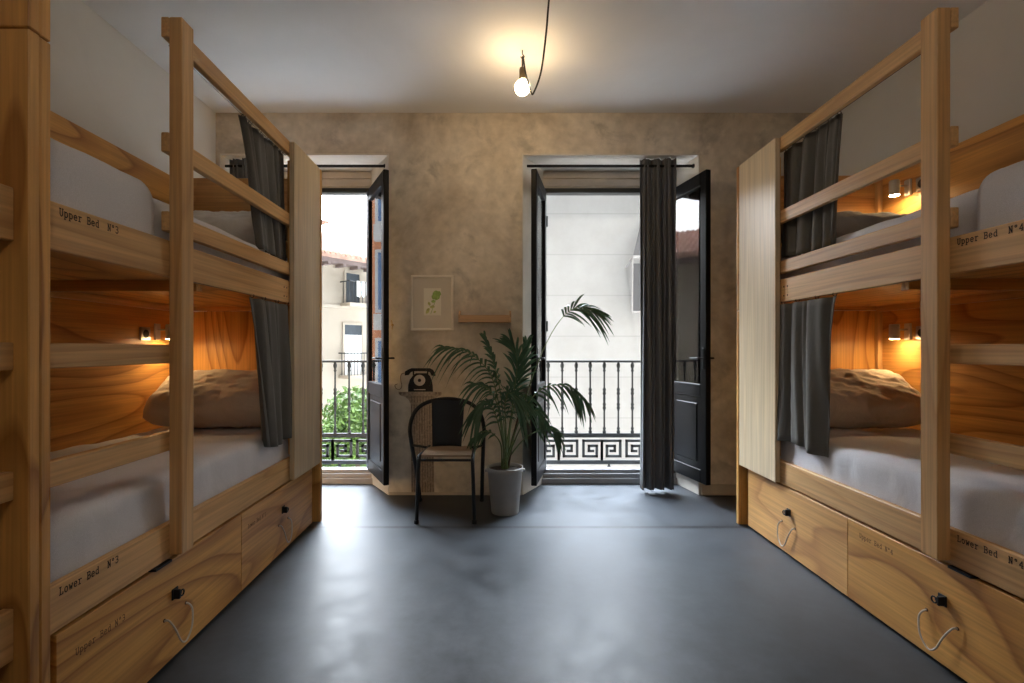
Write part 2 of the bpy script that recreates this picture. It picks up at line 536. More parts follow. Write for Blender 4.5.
# ------------------------------------------------------------------ balcony doors
def leaf(parent, hinge, free, z0=0.125, z1=2.50, handle=False, hs=1):
    """a French door leaf from hinge to free edge, black frame with a glass pane over a solid panel"""
    h, f = Vector((*hinge, 0)), Vector((*free, 0))
    u = (f - h)
    w = u.length
    u.normalize()
    nrm = Vector((-u.y, u.x, 0))
    T = 0.042

    def fmap(p):
        return h + u * p.x + nrm * p.y + Vector((0, 0, p.z))
    mb = MB(fmap)
    S = 0.075
    mb.box(0, S, -T / 2, T / 2, z0, z1, 0.004)
    mb.box(w - S, w, -T / 2, T / 2, z0, z1, 0.004)
    mb.box(S, w - S, -T / 2, T / 2, z1 - 0.10, z1, 0.004)
    mb.box(S, w - S, -T / 2, T / 2, z0, z0 + 0.10, 0.004)
    mb.box(S, w - S, -T / 2, T / 2, 0.78, 0.88, 0.004)
    lf = mb.build('door_leaf', M_DOOR, parent)
    MB(fmap).box(S - 0.005, w - S + 0.005, -0.004, 0.004, 0.875, z1 - 0.095).build('glass_pane', M_GLASS, lf)
    MB(fmap).box(S - 0.005, w - S + 0.005, -0.012, 0.012, z0 + 0.095, 0.785, 0.003).box(S + 0.05, w - S - 0.05, -0.018, 0.018, z0 + 0.15, 0.73, 0.006).build('lower_panel', M_DOOR, lf)
    kb = MB(fmap)
    for s in (-1, 1):
        kb.box(w - 0.05, w - 0.025, s * T / 2, s * (T / 2 + 0.006), 1.0, 1.16, 0.002)
        kb.tube([(w - 0.037, s * (T / 2), 1.08), (w - 0.037, s * (T / 2 + 0.045), 1.08), (w - 0.13, s * (T / 2 + 0.05), 1.08)], 0.008)
    kb.build('handle', M_BLACK, lf)
    for z in (0.4, 1.3, 2.2):
        MB(fmap).tube([(-0.004, T / 2 + 0.004, z), (-0.004, T / 2 + 0.004, z + 0.09)], 0.009).build('hinge', M_IRON, lf)
    return lf


def balcony_door(i, x0, x1, free_l, free_r, label):
    d = thing('door_%d' % i, label, 'balcony door', ((x0 + x1) / 2, 4.24, 0), kind='structure')
    inv = Matrix.Translation(-d.location)
    f = lambda p: inv @ p
    mb = MB(f)
    mb.box(x0 - 0.04, x0, 4.20, 4.28, 0.0, 2.50, 0.004).box(x1, x1 + 0.04, 4.20, 4.28, 0, 2.50, 0.004)
    mb.box(x0 - 0.04, x1 + 0.04, 4.20, 4.28, 2.49, 2.53, 0.004)
    mb.build('door_frame', M_IRON, d)
    mb = MB(f)                                       # roller shutter box above the frame
    mb.box(x0 - 0.06, x1 + 0.06, 4.205, 4.29, 2.53, 2.678, 0.003)
    mb.box(x0 - 0.04, x1 + 0.04, 4.19, 4.21, 2.545, 2.60, 0.004).box(x0 - 0.04, x1 + 0.04, 4.195, 4.21, 2.61, 2.665, 0.004)
    mb.build('shutter_box', M_BLINDBOX, d)
    mb = MB(f)                                       # stepped sill
    mb.box(x0 - 0.06, x1 + 0.06, 4.17, 4.30, 0, 0.05, 0.003).box(x0 - 0.05, x1 + 0.05, 4.19, 4.30, 0.05, 0.085, 0.003).box(x0 - 0.05, x1 + 0.05, 4.215, 4.30, 0.085, 0.115, 0.003)
    mb.build('door_sill', M_ALU, d)
    par = d
    for hx, fr in ((x0 - 0.005, free_l), (x1 - 0.02, free_r)):
        lf = leaf(par, (hx - d.location.x, 4.21 - d.location.y), (fr[0] - d.location.x, fr[1] - d.location.y))
    return d


balcony_door(1, -2.14, -1.085, (-2.165, 3.68), (-0.835, 3.68), 'black framed left balcony door with both leaves folded into the room')
balcony_door(2, 0.405, 1.50, (0.272, 3.665), (1.585, 3.68), 'black framed right balcony door with both leaves open beside the tall curtain')


# ------------------------------------------------------------------ long curtains on rods
def pleats(mb, x0, x1, y, z0, z1, n, amp, flare=0.0, ny=14):
    def fn(u, v):
        z = z1 + (z0 - z1) * v
        ph = u * n * 2 * math.pi
        x = x0 + (x1 - x0) * u + 0.012 * math.sin(ph * 0.5 + 2 * v) + flare * (u - 0.5) * v
        a = amp * (0.8 + 0.35 * v) * (1 + 0.3 * math.sin(u * 9 + 1.3))
        return (x, y + a * math.sin(ph) + 0.008 * math.sin(3 * v + u * 5), z)
    mb.grid(fn, n * 12, ny)


def rod_curtain(xa, xb, c0, c1, label_c, label_r, n):
    rod = thing('curtain_rod', label_r, 'curtain rod', ((xa + xb) / 2, 3.93, 2.617))
    cx = rod.location
    f = lambda p: p - cx
    MB(f).tube([(xa, 3.93, 2.617), (xb, 3.93, 2.617)], 0.011, 10).build('rod', M_BLACK, rod, smooth=True)
    for x in (xb,):
        MB(f).lathe([(0.008, -0.016), (0.015, -0.010), (0.0165, 0.0), (0.015, 0.010), (0.008, 0.016)], 12, (x, 3.93, 2.617)).build('finial', M_BLACK, rod, smooth=True)
    mb = MB()
    pleats(mb, c0, c1, 3.93, 0.028, 2.672, n, 0.026)
    tag(mb.build('curtain', M_CURT, smooth=True, solid=0.003), label_c, 'curtain')


rod_curtain(0.235, 1.572, 1.14, 1.425, 'charcoal floor length curtain gathered at the right balcony door', 'black curtain rod over the right balcony door', 7)
rod_curtain(-2.182, -0.90, -2.15, -1.99, 'charcoal curtain gathered at the left balcony door behind the bunk', 'black curtain rod over the left balcony door', 4)


# ------------------------------------------------------------------ lettering
GL = {
    'U': [[(1, 10), (1, 2.5), (2, .5), (3, 0), (4, .5), (5, 2.5), (5, 10)], [(0, 10), (2, 10)], [(4, 10), (6, 10)]],
    'p': [[(1, 7), (1, -3)], [(0, 7), (1, 7)], [(0, -3), (2.2, -3)], [(1, 5.5), (2, 6.8), (3.5, 7), (5, 5.5), (5.3, 3.5), (5, 1.5), (3.5, 0), (2, .2), (1, 1.5)]],
    'e': [[(.8, 3.7), (5.3, 3.7), (5, 5.8), (3.5, 7), (2.2, 7), (1, 5.6), (.7, 3.5), (1, 1.4), (2.4, 0), (3.8, 0), (5.2, 1)]],
    'r': [[(.3, 7), (2, 7), (2, 0)], [(.5, 0), (3.8, 0)], [(2, 4.8), (3.2, 6.6), (4.6, 7), (5.6, 6.3)]],
    'B': [[(1.2, 0), (1.2, 10)], [(0, 10), (3.8, 10), (5.2, 9), (5.2, 6.5), (3.8, 5.3), (1.2, 5.3)], [(3.8, 5.3), (5.6, 4), (5.6, 1.4), (4, 0), (0, 0)]],
    'd': [[(3.8, 10), (5, 10), (5, 0), (6, 0)], [(5, 5.5), (4, 6.8), (2.6, 7), (1, 5.5), (.7, 3.5), (1, 1.5), (2.5, 0), (4, .2), (5, 1.5)]],
    'N': [[(1, 0), (1, 10), (5, 0), (5, 10)], [(0, 10), (1, 10)], [(0, 0), (2, 0)], [(4, 10), (6, 10)]],
    'o': [[(.8, 3.5), (1.1, 5.6), (2.3, 7), (3.7, 7), (4.9, 5.6), (5.2, 3.5), (4.9, 1.4), (3.7, 0), (2.3, 0), (1.1, 1.4), (.8, 3.5)]],
    '*': [[(1.5, 8.5), (2, 9.8), (3, 10), (4, 9.8), (4.4, 8.5), (4, 7.2), (3, 7), (2, 7.2), (1.5, 8.5)]],
    '3': [[(.8, 9), (2, 10), (4, 10), (5.2, 9), (5.2, 7), (4, 5.5), (2.4, 5.3)], [(4, 5.5), (5.5, 4), (5.5, 1.6), (4, 0), (2, 0), (.6, 1)]],
    '4': [[(4.2, 0), (4.2, 10), (.5, 3), (5.8, 3)], [(3, 0), (5.5, 0)]],
    'L': [[(1.5, 0), (1.5, 10)], [(0, 10), (3, 10)], [(0, 0), (5.5, 0), (5.5, 2.5)]],
    'w': [[(.5, 7), (1.6, 0), (3, 5), (4.4, 0), (5.5, 7)], [(-.2, 7), (1.3, 7)], [(4.7, 7), (6.2, 7)]],
}


def lettering(mb, text, place, size, pitch, hw=0.75):
    """place(u, v) -> point; text runs along u from 0"""
    s = size / 10.0
    for i, ch in enumerate(text):
        for st in GL.get(ch, []):
            for a, b in zip(st, st[1:]):
                dx, dy = b[0] - a[0], b[1] - a[1]
                l = math.hypot(dx, dy)
                ux, uy = dx / l * hw * 0.6, dy / l * hw * 0.6
                nx, ny = -dy / l * hw, dx / l * hw
                q = [(a[0] - ux + nx, a[1] - uy + ny), (a[0] - ux - nx, a[1] - uy - ny), (b[0] + ux - nx, b[1] + uy - ny), (b[0] + ux + nx, b[1] + uy + ny)]
                mb.quad(*[place(i * pitch + x * s, y * s) for x, y in q])


# ------------------------------------------------------------------ bunk beds
BL, BW = 2.055, 0.88      # length and inner depth
SPLIT = 1.062


def bunk(loc, rz, sx, sy, label, number=None, full=True):
    """local frame: x from the aisle face into the bed, y from the ladder end to the head end"""
    root = thing('bunk_bed', label, 'bunk bed', loc, rz)

    def f(p):
        return Vector((sx * p.x, sy * p.y, p.z))

    def part(name, m, x0, x1, y0, y1, z0, z1, bev=0.003, parent=None, seg=1):
        return MB(f).box(x0, x1, y0, y1, z0, z1, bev, seg).build(name, m, parent or root)
    # ends: full boards, each with a separate piece on top
    part('end_board', W['ply_z'], -0.035, BW + 0.03, 0, 0.03, 0.0, 1.937, 0.003)
    part('end_board', W['ply_z'], -0.035, BW + 0.03, 0, 0.03, 1.941, 2.357, 0.003)
    part('end_board', W['ply_z'], -0.035, BW + 0.03, BL - 0.03, BL, 0, 1.40, 0.003)
    part('end_board', W['ply_z'], -0.035, 0.05, BL - 0.03, BL, 1.403, 2.348, 0.003)
    part('headboard', W['knot_x'], 0.05, BW + 0.03, BL - 0.03, BL - 0.008, 1.403, 2.285, 0.003)
    # post standing on the drawers, a little proud of the rails
    part('post', W['pale_z'], -0.047, 0, 0.545, 0.617, 0.402, 2.358, 0.003)
    # front panel at the head end
    part('privacy_panel', M_PANEL, -0.032, -0.003, 1.60, BL - 0.031, 0.392, 2.351, 0.002)
    part('stud', W['ply_z'], -0.003, 0.03, 1.65, BL - 0.032, 0.53, 1.41, 0.002)
    part('stud', W['ply_z'], -0.003, 0.03, 1.65, BL - 0.032, 1.66, 2.26, 0.002)
    # rails
    part('guard_rail', W['pale_y'], 0, 0.028, 0.543, BL - 0.03, 2.284, 2.357)
    part('guard_rail', W['pale_y'], 0, 0.028, 0.543, BL - 0.03, 1.867, 1.938)
    part('guard_rail', W['pale_y'], 0, 0.028, 0.543, BL - 0.03, 1.580, 1.651)
    part('rung', W['pale_y'], 0, 0.028, 0.03, 0.61, 1.098, 1.166)
    part('rung', W['pale_y'], 0, 0.028, 0.03, 0.61, 0.780, 0.850)
    ub = part('side_board', W['pale_y'], 0, 0.028, 0.03, BL - 0.03, 1.415, 1.545)
    lb = part('side_board', W['pale_y'], 0, 0.028, 0.03, BL - 0.03, 0.388, 0.515)
    # the beds' carcass
    part('back_board', W['ply_y'], BW, BW + 0.02, 0.03, BL - 0.03, 0.02, 1.392, 0.002)
    part('back_board', W['ply_y'], BW + 0.002, BW + 0.02, 0.03, BL - 0.03, 1.394, 2.262, 0.002)
    part('ledger', W['pale_y'], BW - 0.022, BW, 0.03, BL - 0.03, 1.392, 1.428, 0.002)
    part('corner_batten', W['pale_z'], BW - 0.03, BW, BL - 0.06, BL - 0.03, 0.46, 1.39, 0.002)
    part('corner_batten', W['pale_z'], BW - 0.03, BW, BL - 0.06, BL - 0.03, 1.46, 2.26, 0.002)
    part('bed_base', W['ply_y'], 0.028, BW, 0.03, BL - 0.03, 1.429, 1.452, 0.001)
    part('bed_base', W['ply_y'], 0.028, BW, 0.03, BL - 0.03, 0.425, 0.448, 0.001)
    part('cross_beam', W['ply_x'], 0.03, BW - 0.023, 0.76, 0.80, 1.385, 1.429, 0.002)
    part('plinth', W['ply_y'], 0.05, 0.07, 0.03, BL - 0.03, 0.0, 0.42, 0.001)
    if not full:
        # the drawers and their pulls are the same on the neighbouring bunk
        pass
    # drawers with latch and rope pull
    for k, (y0, y1) in enumerate(((0.085, SPLIT - 0.0015), (SPLIT + 0.0015, BL - 0.085))):
        dm = W['knot_y'] if k else W['ply_y']
        dr = part('drawer', dm, 0.0, 0.02, y0, y1, 0.014, 0.377, 0.0015)
        MB(f).box(0.02, 0.049, y0 + 0.02, y1 - 0.02, 0.03, 0.34).build('drawer_box', W['ply_z'], dr)
        yc = (y0 + y1) / 2 + 0.005
        lt = MB(f)
        lt.box(-0.005, 0.0, yc - 0.019, yc + 0.015, 0.228, 0.268, 0.0015)
        lt.tube([(-0.004, yc - 0.003, 0.25), (-0.024, yc - 0.003, 0.25)], 0.008, 10)
        lt.tube([(-0.02 , yc + 0.012 + 0.011 * math.cos(t * math.pi / 6), 0.243 + 0.011 * math.sin(t * math.pi / 6)) for t in range(12)], 0.003, 6, True)
        lt.box(-0.028, -0.004, yc - 0.016, yc - 0.006, 0.232, 0.266, 0.002)
        lt.build('latch', M_BLACK, dr)
        ys = [yc - 0.055, yc - 0.05, yc - 0.012, yc + 0.03, yc + 0.066, yc + 0.07]
        pts = [(0.0, yc - 0.058, 0.176), (-0.014, yc - 0.052, 0.172), (-0.018, yc - 0.022, 0.125), (-0.02, yc + 0.008, 0.066), (-0.02, yc + 0.04, 0.05), (-0.02, yc + 0.072, 0.085), (-0.016, yc + 0.082, 0.14), (-0.012, yc + 0.072, 0.168), (0.0, yc + 0.066, 0.178)]
        MB(f).tube(spline(pts, 5), 0.0033, 7).build('rope_pull', M_ROPE, dr, smooth=True)
        for yy in (yc - 0.058, yc + 0.066):
            MB(f).tube([(0.001, yy, 0.177), (-0.0015, yy, 0.177)], 0.0065, 10).build('rope_eyelet', M_INKF, dr)
        if number:
            t = MB(f)
            if sx < 0:
                yy = y0 + (0.06 if k == 0 else 0.06)
                place = lambda u, v, yy=yy: (-0.0008, yy + u, 0.285 + v)
            else:
                yy = (SPLIT - 0.075) if k == 0 else (BL - 0.14)
                place = lambda u, v, yy=yy: (-0.0008, yy - u, 0.315 + v)
            if not (sx > 0 and k == 1):
                lettering(t, ('Upper' if k == 0 else 'Lower') + ' Bed N*' + number, place, 0.019, 0.0145, 0.6)
                t.build('lettering', M_INKF, dr, fix=False)
    if number:
        for o, word, z in ((ub, 'Upper', 1.512), (lb, 'Lower', 0.482)):
            t = MB(f)
            if sx < 0:
                lettering(t, word + ' Bed  N*' + number, lambda u, v: (-0.0008, 0.093 + u, z + v), 0.020, 0.0152)
            else:
                lettering(t, word + ' Bed  N*' + number, lambda u, v: (-0.0008, 0.520 - u, z + v), 0.020, 0.0157)
            t.build('lettering', M_INK, o, fix=False)
    # screw heads and black stop plate
    for z in (1.45, 1.50):
        for y in (1.565, 1.60):
            MB(f).tube([(0.001, y - 0.03, z), (-0.001, y - 0.03, z)], 0.005, 8).build('screw_head', M_INK, ub)
    MB(f).box(-0.012, 0.02, 0.46, 0.545, 0.3785, 0.387).build('stop_plate', M_BLACK, root)
    return root, f


Y0 = 1.235
B3 = (( -1.187, Y0, 0), 0.0125, -1, 1)
B4 = (( 1.596, 1.185, 0), -0.009, 1, 1)
BN = (( -1.184, Y0 - 0.004, 0), 0.0125, -1, -1)
bunk3, _ = bunk(*B3, 'pine bunk bed lettered N 3 on its boards, nearer the black chair', '3')
bunk4, _ = bunk(*B4, 'pine bunk bed lettered N 4 on its boards, nearer the tall curtain', '4')
bunkn, _ = bunk(*BN, 'unlettered pine bunk bed abutting the ladder end of the bunk lettered 3', None)


def frame_of(B):
    """local bunk coordinates -> world"""
    loc, rz, sx, sy = B
    m = Matrix.Translation(loc) @ Matrix.Rotation(rz, 4, 'Z')
    return lambda p: m @ Vector((sx * p.x, sy * p.y, p.z))


def soft_box(fw, x0, x1, y0, y1, z0, z1, r, seed, amp=0.008, nx=14, ny=34, nz=6, wav=None):
    """a mattress: rounded box with an uneven surface, sitting flat underneath"""
    mb = MB(fw)
    c = Vector(((x0 + x1) / 2, (y0 + y1) / 2, (z0 + z1) / 2))
    h = Vector(((x1 - x0) / 2, (y1 - y0) / 2, (z1 - z0) / 2))
    bm = mb.bm
    verts = {}

    def vert(i, j, k):
        key = (i, j, k)
        if key in verts:
            return verts[key]
        p = Vector(((2 * i / nx - 1) * h.x, (2 * j / ny - 1) * h.y, (2 * k / nz - 1) * h.z))
        q = Vector([max(-h[a] + r, min(h[a] - r, p[a])) for a in range(3)])
        d = p - q
        if d.length > 1e-9:
            d = d.normalized() * r
        p = q + d
        w = c + p
        nz_ = noise.noise(Vector((w.x * 3 + seed, w.y * 3, w.z * 3))) * amp + noise.noise(Vector((w.x * 9 + seed, w.y * 9, w.z * 9))) * amp * 0.4
        dirn = d.normalized() if d.length > 1e-9 else Vector((0, 0, 0))
        if k > 0:
            w = w + dirn * nz_ * 1.6
            if wav:
                w = wav(w, dirn)
        verts[key] = mb.v(w)
        return verts[key]
    for j in range(ny):
        for i in range(nx):
            bm.faces.new([vert(i, j, 0), vert(i, j + 1, 0), vert(i + 1, j + 1, 0), vert(i + 1, j, 0)])
            bm.faces.new([vert(i, j, nz), vert(i + 1, j, nz), vert(i + 1, j + 1, nz), vert(i, j + 1, nz)])
    for k in range(nz):
        for i in range(nx):
            bm.faces.new([vert(i, 0, k), vert(i + 1, 0, k), vert(i + 1, 0, k + 1), vert(i, 0, k + 1)])
            bm.faces.new([vert(i, ny, k), vert(i, ny, k + 1), vert(i + 1, ny, k + 1), vert(i + 1, ny, k)])
        for j in range(ny):
            bm.faces.new([vert(0, j, k), vert(0, j, k + 1), vert(0, j + 1, k + 1), vert(0, j + 1, k)])
            bm.faces.new([vert(nx, j, k), vert(nx, j + 1, k), vert(nx, j + 1, k + 1), vert(nx, j, k + 1)])
    return mb


def mattress(B, z0, z1, label, seed, x0=0.034):
    fw = frame_of(B)

    def wav(w, d):
        # gathers of the fitted sheet along the lower edge
        if d.z < 0.5:
            s = math.sin(w.y * 46 + seed) * math.sin(w.y * 7 + seed * 2)
            w = w + d * 0.004 * s
        return w
    o = soft_box(fw, x0, 0.845, 0.04, BL - 0.065, z0, z1, 0.05, seed, 0.009, 16, 60, 8, wav).build('mattress', M_SHEET, smooth=True)
    return tag(o, label, 'mattress')


mattress(B3, 0.4485, 0.685, 'white sheeted mattress on the lower bed of the bunk nearer the black chair', 1.3)
mattress(B3, 1.4525, 1.715, 'white sheeted mattress on the upper bed of the bunk nearer the black chair', 4.1, 0.064)
mattress(B4, 0.4485, 0.685, 'white sheeted mattress on the lower bed of the bunk nearer the tall curtain', 7.7)
mattress(B4, 1.4525, 1.715, 'white sheeted mattress on the upper bed of the bunk nearer the tall curtain', 9.2, 0.064)


def pillow(B, z, mat, label, seed, tilt=0.55, hgt=0.40, thick=0.24, width=0.76, yc=1.71):
    """a plump pillow leaning on the head end"""
    fw = frame_of(B)
    mb = MB()
    nu, nv = 64, 40

    def P(u, v, s):
        a, b = 2 * u - 1, 2 * v - 1
        e = max(0.0, (1 - abs(a) ** 9)) ** 0.55 * max(0.0, (1 - abs(b) ** 5)) ** 0.6
        x = a * width / 2 * (1 - 0.06 * (1 - abs(b)) ** 2 * 0 - 0.04 * abs(b) ** 4)
        y = b * hgt / 2 * (1 - 0.05 * abs(a) ** 4)
        wr = 0.014 * noise.noise(Vector((x * 7 + seed, y * 11, s * 3))) + 0.012 * noise.noise(Vector((x * 17 + y * 14 + seed, y * 24 - x * 6, s * 2))) + 0.004 * noise.noise(Vector((x * 40 + seed, y * 52, s)))
        return Vector((x, y, s * (thick / 2 * e) + wr * e))
    rows = {}
    for s in (1, -1):
        for i in range(nu + 1):
            for j in range(nv + 1):
                edge = i in (0, nu) or j in (0, nv)
                key = (i, j, 0 if edge else s)
                if key not in rows:
                    p = P(i / nu, j / nv, s)
                    if edge:
                        p.z = 0
                    # tilt: far side raised
                    y, zz = p.y, p.z
                    q = Vector((p.x, y * math.cos(tilt) - zz * math.sin(tilt), y * math.sin(tilt) + zz * math.cos(tilt)))
                    rows[key] = q
    zmin = min(q.z for q in rows.values())
    for k, q in rows.items():
        rows[k] = mb.bm.verts.new(fw(Vector((0.035 + 0.405 + q.x, yc + q.y, z + max(q.z - zmin, (0.25) * (q.z - zmin))))))
    for s in (1, -1):
        for i in range(nu):
            for j in range(nv):
                g = lambda a, b: rows[(a, b, 0 if (a in (0, nu) or b in (0, nv)) else s)]
                mb.bm.faces.new([g(i, j), g(i + 1, j), g(i + 1, j + 1), g(i, j + 1)])
    return tag(mb.build('pillow', mat, smooth=True), label, 'pillow')


pillow(B3, 0.688, M_PILL_B, 'beige creased pillow on the lower bed of the bunk nearer the black chair', 2.0)
pillow(B4, 0.688, M_PILL_B, 'beige creased pillow on the lower bed of the bunk nearer the tall curtain', 5.0)
pillow(B3, 1.718, M_PILL_C, 'cream pillow on the upper bed of the bunk nearer the black chair', 8.0, 0.42, 0.42, 0.19)
pillow(B4, 1.718, M_PILL_G, 'grey pillow on the upper bed of the bunk nearer the tall curtain', 11.0, 0.35, 0.42, 0.18)


def duvet(B, z, y1, label, seed):
    """a duvet folded over the foot of the bed, its front edge hanging down the side of the mattress"""
    fw = frame_of(B)
    mb = MB(fw)

    def fn(u, v):
        y = 0.05 + (y1 - 0.05) * u
        e = min(1.0, (1 - u) / 0.055)
        h = 0.004 + 0.043 * math.sqrt(max(0.0, 1 - (1 - e) ** 2))
        h += 0.006 * noise.noise(Vector((y * 7 + seed, v * 9, 0.3))) * e + 0.003 * noise.noise(Vector((y * 25, v * 20 + seed, 0.7))) * e
        r = 0.055
        if v < 0.25:
            x, zz = 0.062 - min(h, 0.030), 1.50 + (z - r - 1.50) * v / 0.25
        elif v < 0.45:
            t = (v - 0.25) / 0.20 * math.pi / 2
            x, zz = 0.062 + r - (r + min(h, 0.030)) * math.cos(t), z - r + (r + h) * math.sin(t)
        else:
            t = (v - 0.45) / 0.55
            x, zz = 0.062 + r + (0.80 - 0.062 - r) * t, z + h - 0.02 * max(0, t - 0.9) * 10 * (h - 0.004) / 0.03
        return (x, y, zz)
    mb.grid(fn, 26, 44)
    return tag(mb.build('folded_duvet', M_SHEET, smooth=True, solid=0.003), label, 'duvet')


duvet(B3, 1.715, 0.53, 'white folded duvet on the upper bed of the bunk nearer the black chair', 3.0)
duvet(B4, 1.715, 0.50, 'white folded duvet on the upper bed of the bunk nearer the tall curtain', 6.0)


def bunk_curtain(B, top, bot, zt, zb, x, n, label, seed, amp=0.020):
    """a gathered curtain; top and bot are (y0, y1) ranges along the bunk"""
    fw = frame_of(B)
    root = thing('bunk_curtain', label, 'curtain', fw(Vector((x, top[1], zt))))
    o = root.location
    g = lambda p: fw(p) - o
    mb = MB(g)

    def fn(u, v):
        ph = (u + 0.07 * math.sin(5.2 * u + seed * 2) * (1 - 0.4 * v)) * n * 2 * math.pi + 1.1 * math.sin(v * 2.3 + seed)
        a = amp * (0.55 + 0.6 * v) * (1 + 0.55 * math.sin(u * 8 + seed * 3))
        vv = v ** 0.8
        y = (top[0] + (top[1] - top[0]) * u) * (1 - vv) + (bot[0] + (bot[1] - bot[0]) * u) * vv
        z = zt + (zb - zt) * v + 0.012 * v * math.sin(u * 5 + seed)
        return (x + a * math.sin(ph) + 0.006 * math.sin(ph * 2.3 + v * 3 + seed), y + 0.01 * math.cos(ph), z)
    mb.grid(fn, n * 12, 22)
    mb.build('cloth', M_BCURT, root, smooth=True, solid=0.002)
    for k in range(n + 1):
        y = top[0] + (top[1] - top[0]) * k / n
        y = min(max(y, top[0] + 0.03), top[1] - 0.03)
        pts = [(x + 0.010 * math.cos(t * math.pi / 5), y, zt + 0.010 + 0.010 * math.sin(t * math.pi / 5)) for t in range(10)]
        MB(g).tube(pts, 0.0018, 5, True).build('ring', M_CABLE, root)
    MB(g).tube([(x, 0.63, zt + 0.012), (x, 1.69 if x > 0.03 else 1.64, zt + 0.012)], 0.0016, 6).build('wire', M_CABLE, root)
    return root


bunk_curtain(B3, (1.16, 1.66), (1.37, 1.67), 2.292, 1.67, 0.055, 5, 'grey gathered curtain on the upper bed of the bunk nearer the black chair', 1.0, 0.018)
bunk_curtain(B3, (1.15, 1.62), (1.31, 1.63), 1.403, 0.630, 0.008, 3, 'grey gathered curtain hanging over the lower bed of the bunk nearer the black chair', 2.2, 0.017)
bunk_curtain(B4, (1.17, 1.67), (1.22, 1.68), 2.292, 1.67, 0.055, 5, 'grey gathered curtain on the upper bed of the bunk nearer the tall curtain', 3.1, 0.018)
bunk_curtain(B4, (1.13, 1.62), (1.23, 1.63), 1.403, 0.625, 0.008, 3, 'grey gathered curtain hanging over the lower bed of the bunk nearer the tall curtain', 4.4, 0.017)


# ------------------------------------------------------------------ reading lamps and sockets
def reading_lamp(B, y, z, label):
    fw = frame_of(B)
    root = thing('reading_lamp', label, 'reading lamp', fw(Vector((BW, y, z))))
    o = root.location
    g = lambda p: fw(p) - o
    MB(g).box(BW - 0.014, BW + 0.001, y - 0.022, y + 0.022, z - 0.05, z + 0.05, 0.003).build('wall_plate', M_LAMP, root)
    MB(g).tube([(BW - 0.012, y, z + 0.012), (BW - 0.07, y, z + 0.012)], 0.006, 10).build('arm', M_STEEL, root)
    xc = BW - 0.088

    def lat(prof, n=20):
        return MB(lambda p: g(Vector((xc, y, z)) + p)).lathe(prof, n)
    lat([(0.025, -0.045), (0.027, -0.045), (0.027, 0.04), (0.023, 0.046), (0.004, 0.047)]).build('lamp_head', M_LAMP, root, smooth=False)
    lat([(0.0245, -0.0465), (0.0245, -0.043)]).build('light_lens', M_LED, root)
    return root


reading_lamp(B3, 1.775, 1.255, 'lit steel reading lamp over the lower bed of the bunk nearer the black chair')
reading_lamp(B4, 1.79, 1.255, 'lit steel reading lamp over the lower bed of the bunk nearer the tall curtain')
reading_lamp(B4, 1.79, 2.125, 'lit steel reading lamp over the upper bed of the bunk nearer the tall curtain')


def socket(B, y, z, label):
    fw = frame_of(B)
    root = thing('wall_socket', label, 'power socket', fw(Vector((BW, y, z))))
    o = root.location
    g = lambda p: fw(p) - o
    MB(g).box(BW - 0.012, BW + 0.001, y - 0.04, y + 0.04, z - 0.04, z + 0.04, 0.004, 2).build('cover_plate', M_STEEL, root)
    MB(lambda p: g(Vector((BW - 0.0135, y, z)) + Vector((p.z, p.x, p.y)))).lathe([(0.024, 0.0), (0.026, 0.004)], 20).build('outlet', M_BLACK, root)
    return root


socket(B3, 1.67, 1.24, 'steel power socket by the reading lamp of the bunk nearer the black chair')
socket(B4, 1.69, 1.245, 'steel power socket by the lower reading lamp of the bunk nearer the tall curtain')
socket(B4, 1.69, 2.12, 'steel power socket by the upper reading lamp of the bunk nearer the tall curtain')


# ------------------------------------------------------------------ pendant bulb and its looping cable
hook = Vector((0.155, 3.05, CEIL))
pend = thing('pendant_bulb', 'lit bare bulb hanging from the ceiling on a looping black cable', 'light bulb', hook)
g = lambda p: p - hook
sockz = 2.905
MB(g).lathe([(0.006, 0.0), (0.017, -0.006), (0.02, -0.02), (0.02, -0.075), (0.016, -0.08)], 16, (hook.x, hook.y, sockz)).build('lamp_socket', M_BRONZE, pend, smooth=True)
prof = []
for k in range(17):
    t = k / 16 * math.pi
    prof.append((max(0.0015, 0.0475 * math.sin(t)), sockz - 0.128 + 0.0475 * math.cos(t)))
prof[0] = (0.0155, sockz - 0.076)
prof[1] = (0.018, sockz - 0.083)
prof[2] = (0.026, sockz - 0.090)
MB(g).lathe(prof, 24, (hook.x, hook.y, 0)).build('bulb', M_BULB, pend, smooth=True)
hk = [hook + Vector((0, 0, 0.0)), hook + Vector((0, 0, -0.025)), hook + Vector((0.012, 0, -0.04)), hook + Vector((0, 0, -0.052)), hook + Vector((-0.012, 0, -0.04))]
MB(g).tube(spline(hk, 5), 0.003, 6).build('ceiling_hook', M_CABLE, pend, smooth=True)
cab = [Vector((hook.x, hook.y, sockz)), hook + Vector((0.0, 0, -0.05)), hook + Vector((0.006, -0.004, -0.055)), hook + Vector((0.02, -0.02, -0.16)),
       at(531, 92, 2.98), at(534, 92, 2.96), at(541, 72, 2.88), at(546, 35, 2.74), at(549, 0, 2.60), Vector((0.27, 2.47, CEIL - 0.04)), Vector((0.27, 2.40, CEIL))]
MB(g).tube(spline(cab, 8), 0.0055, 7).build('cable', M_CABLE, pend, smooth=True)
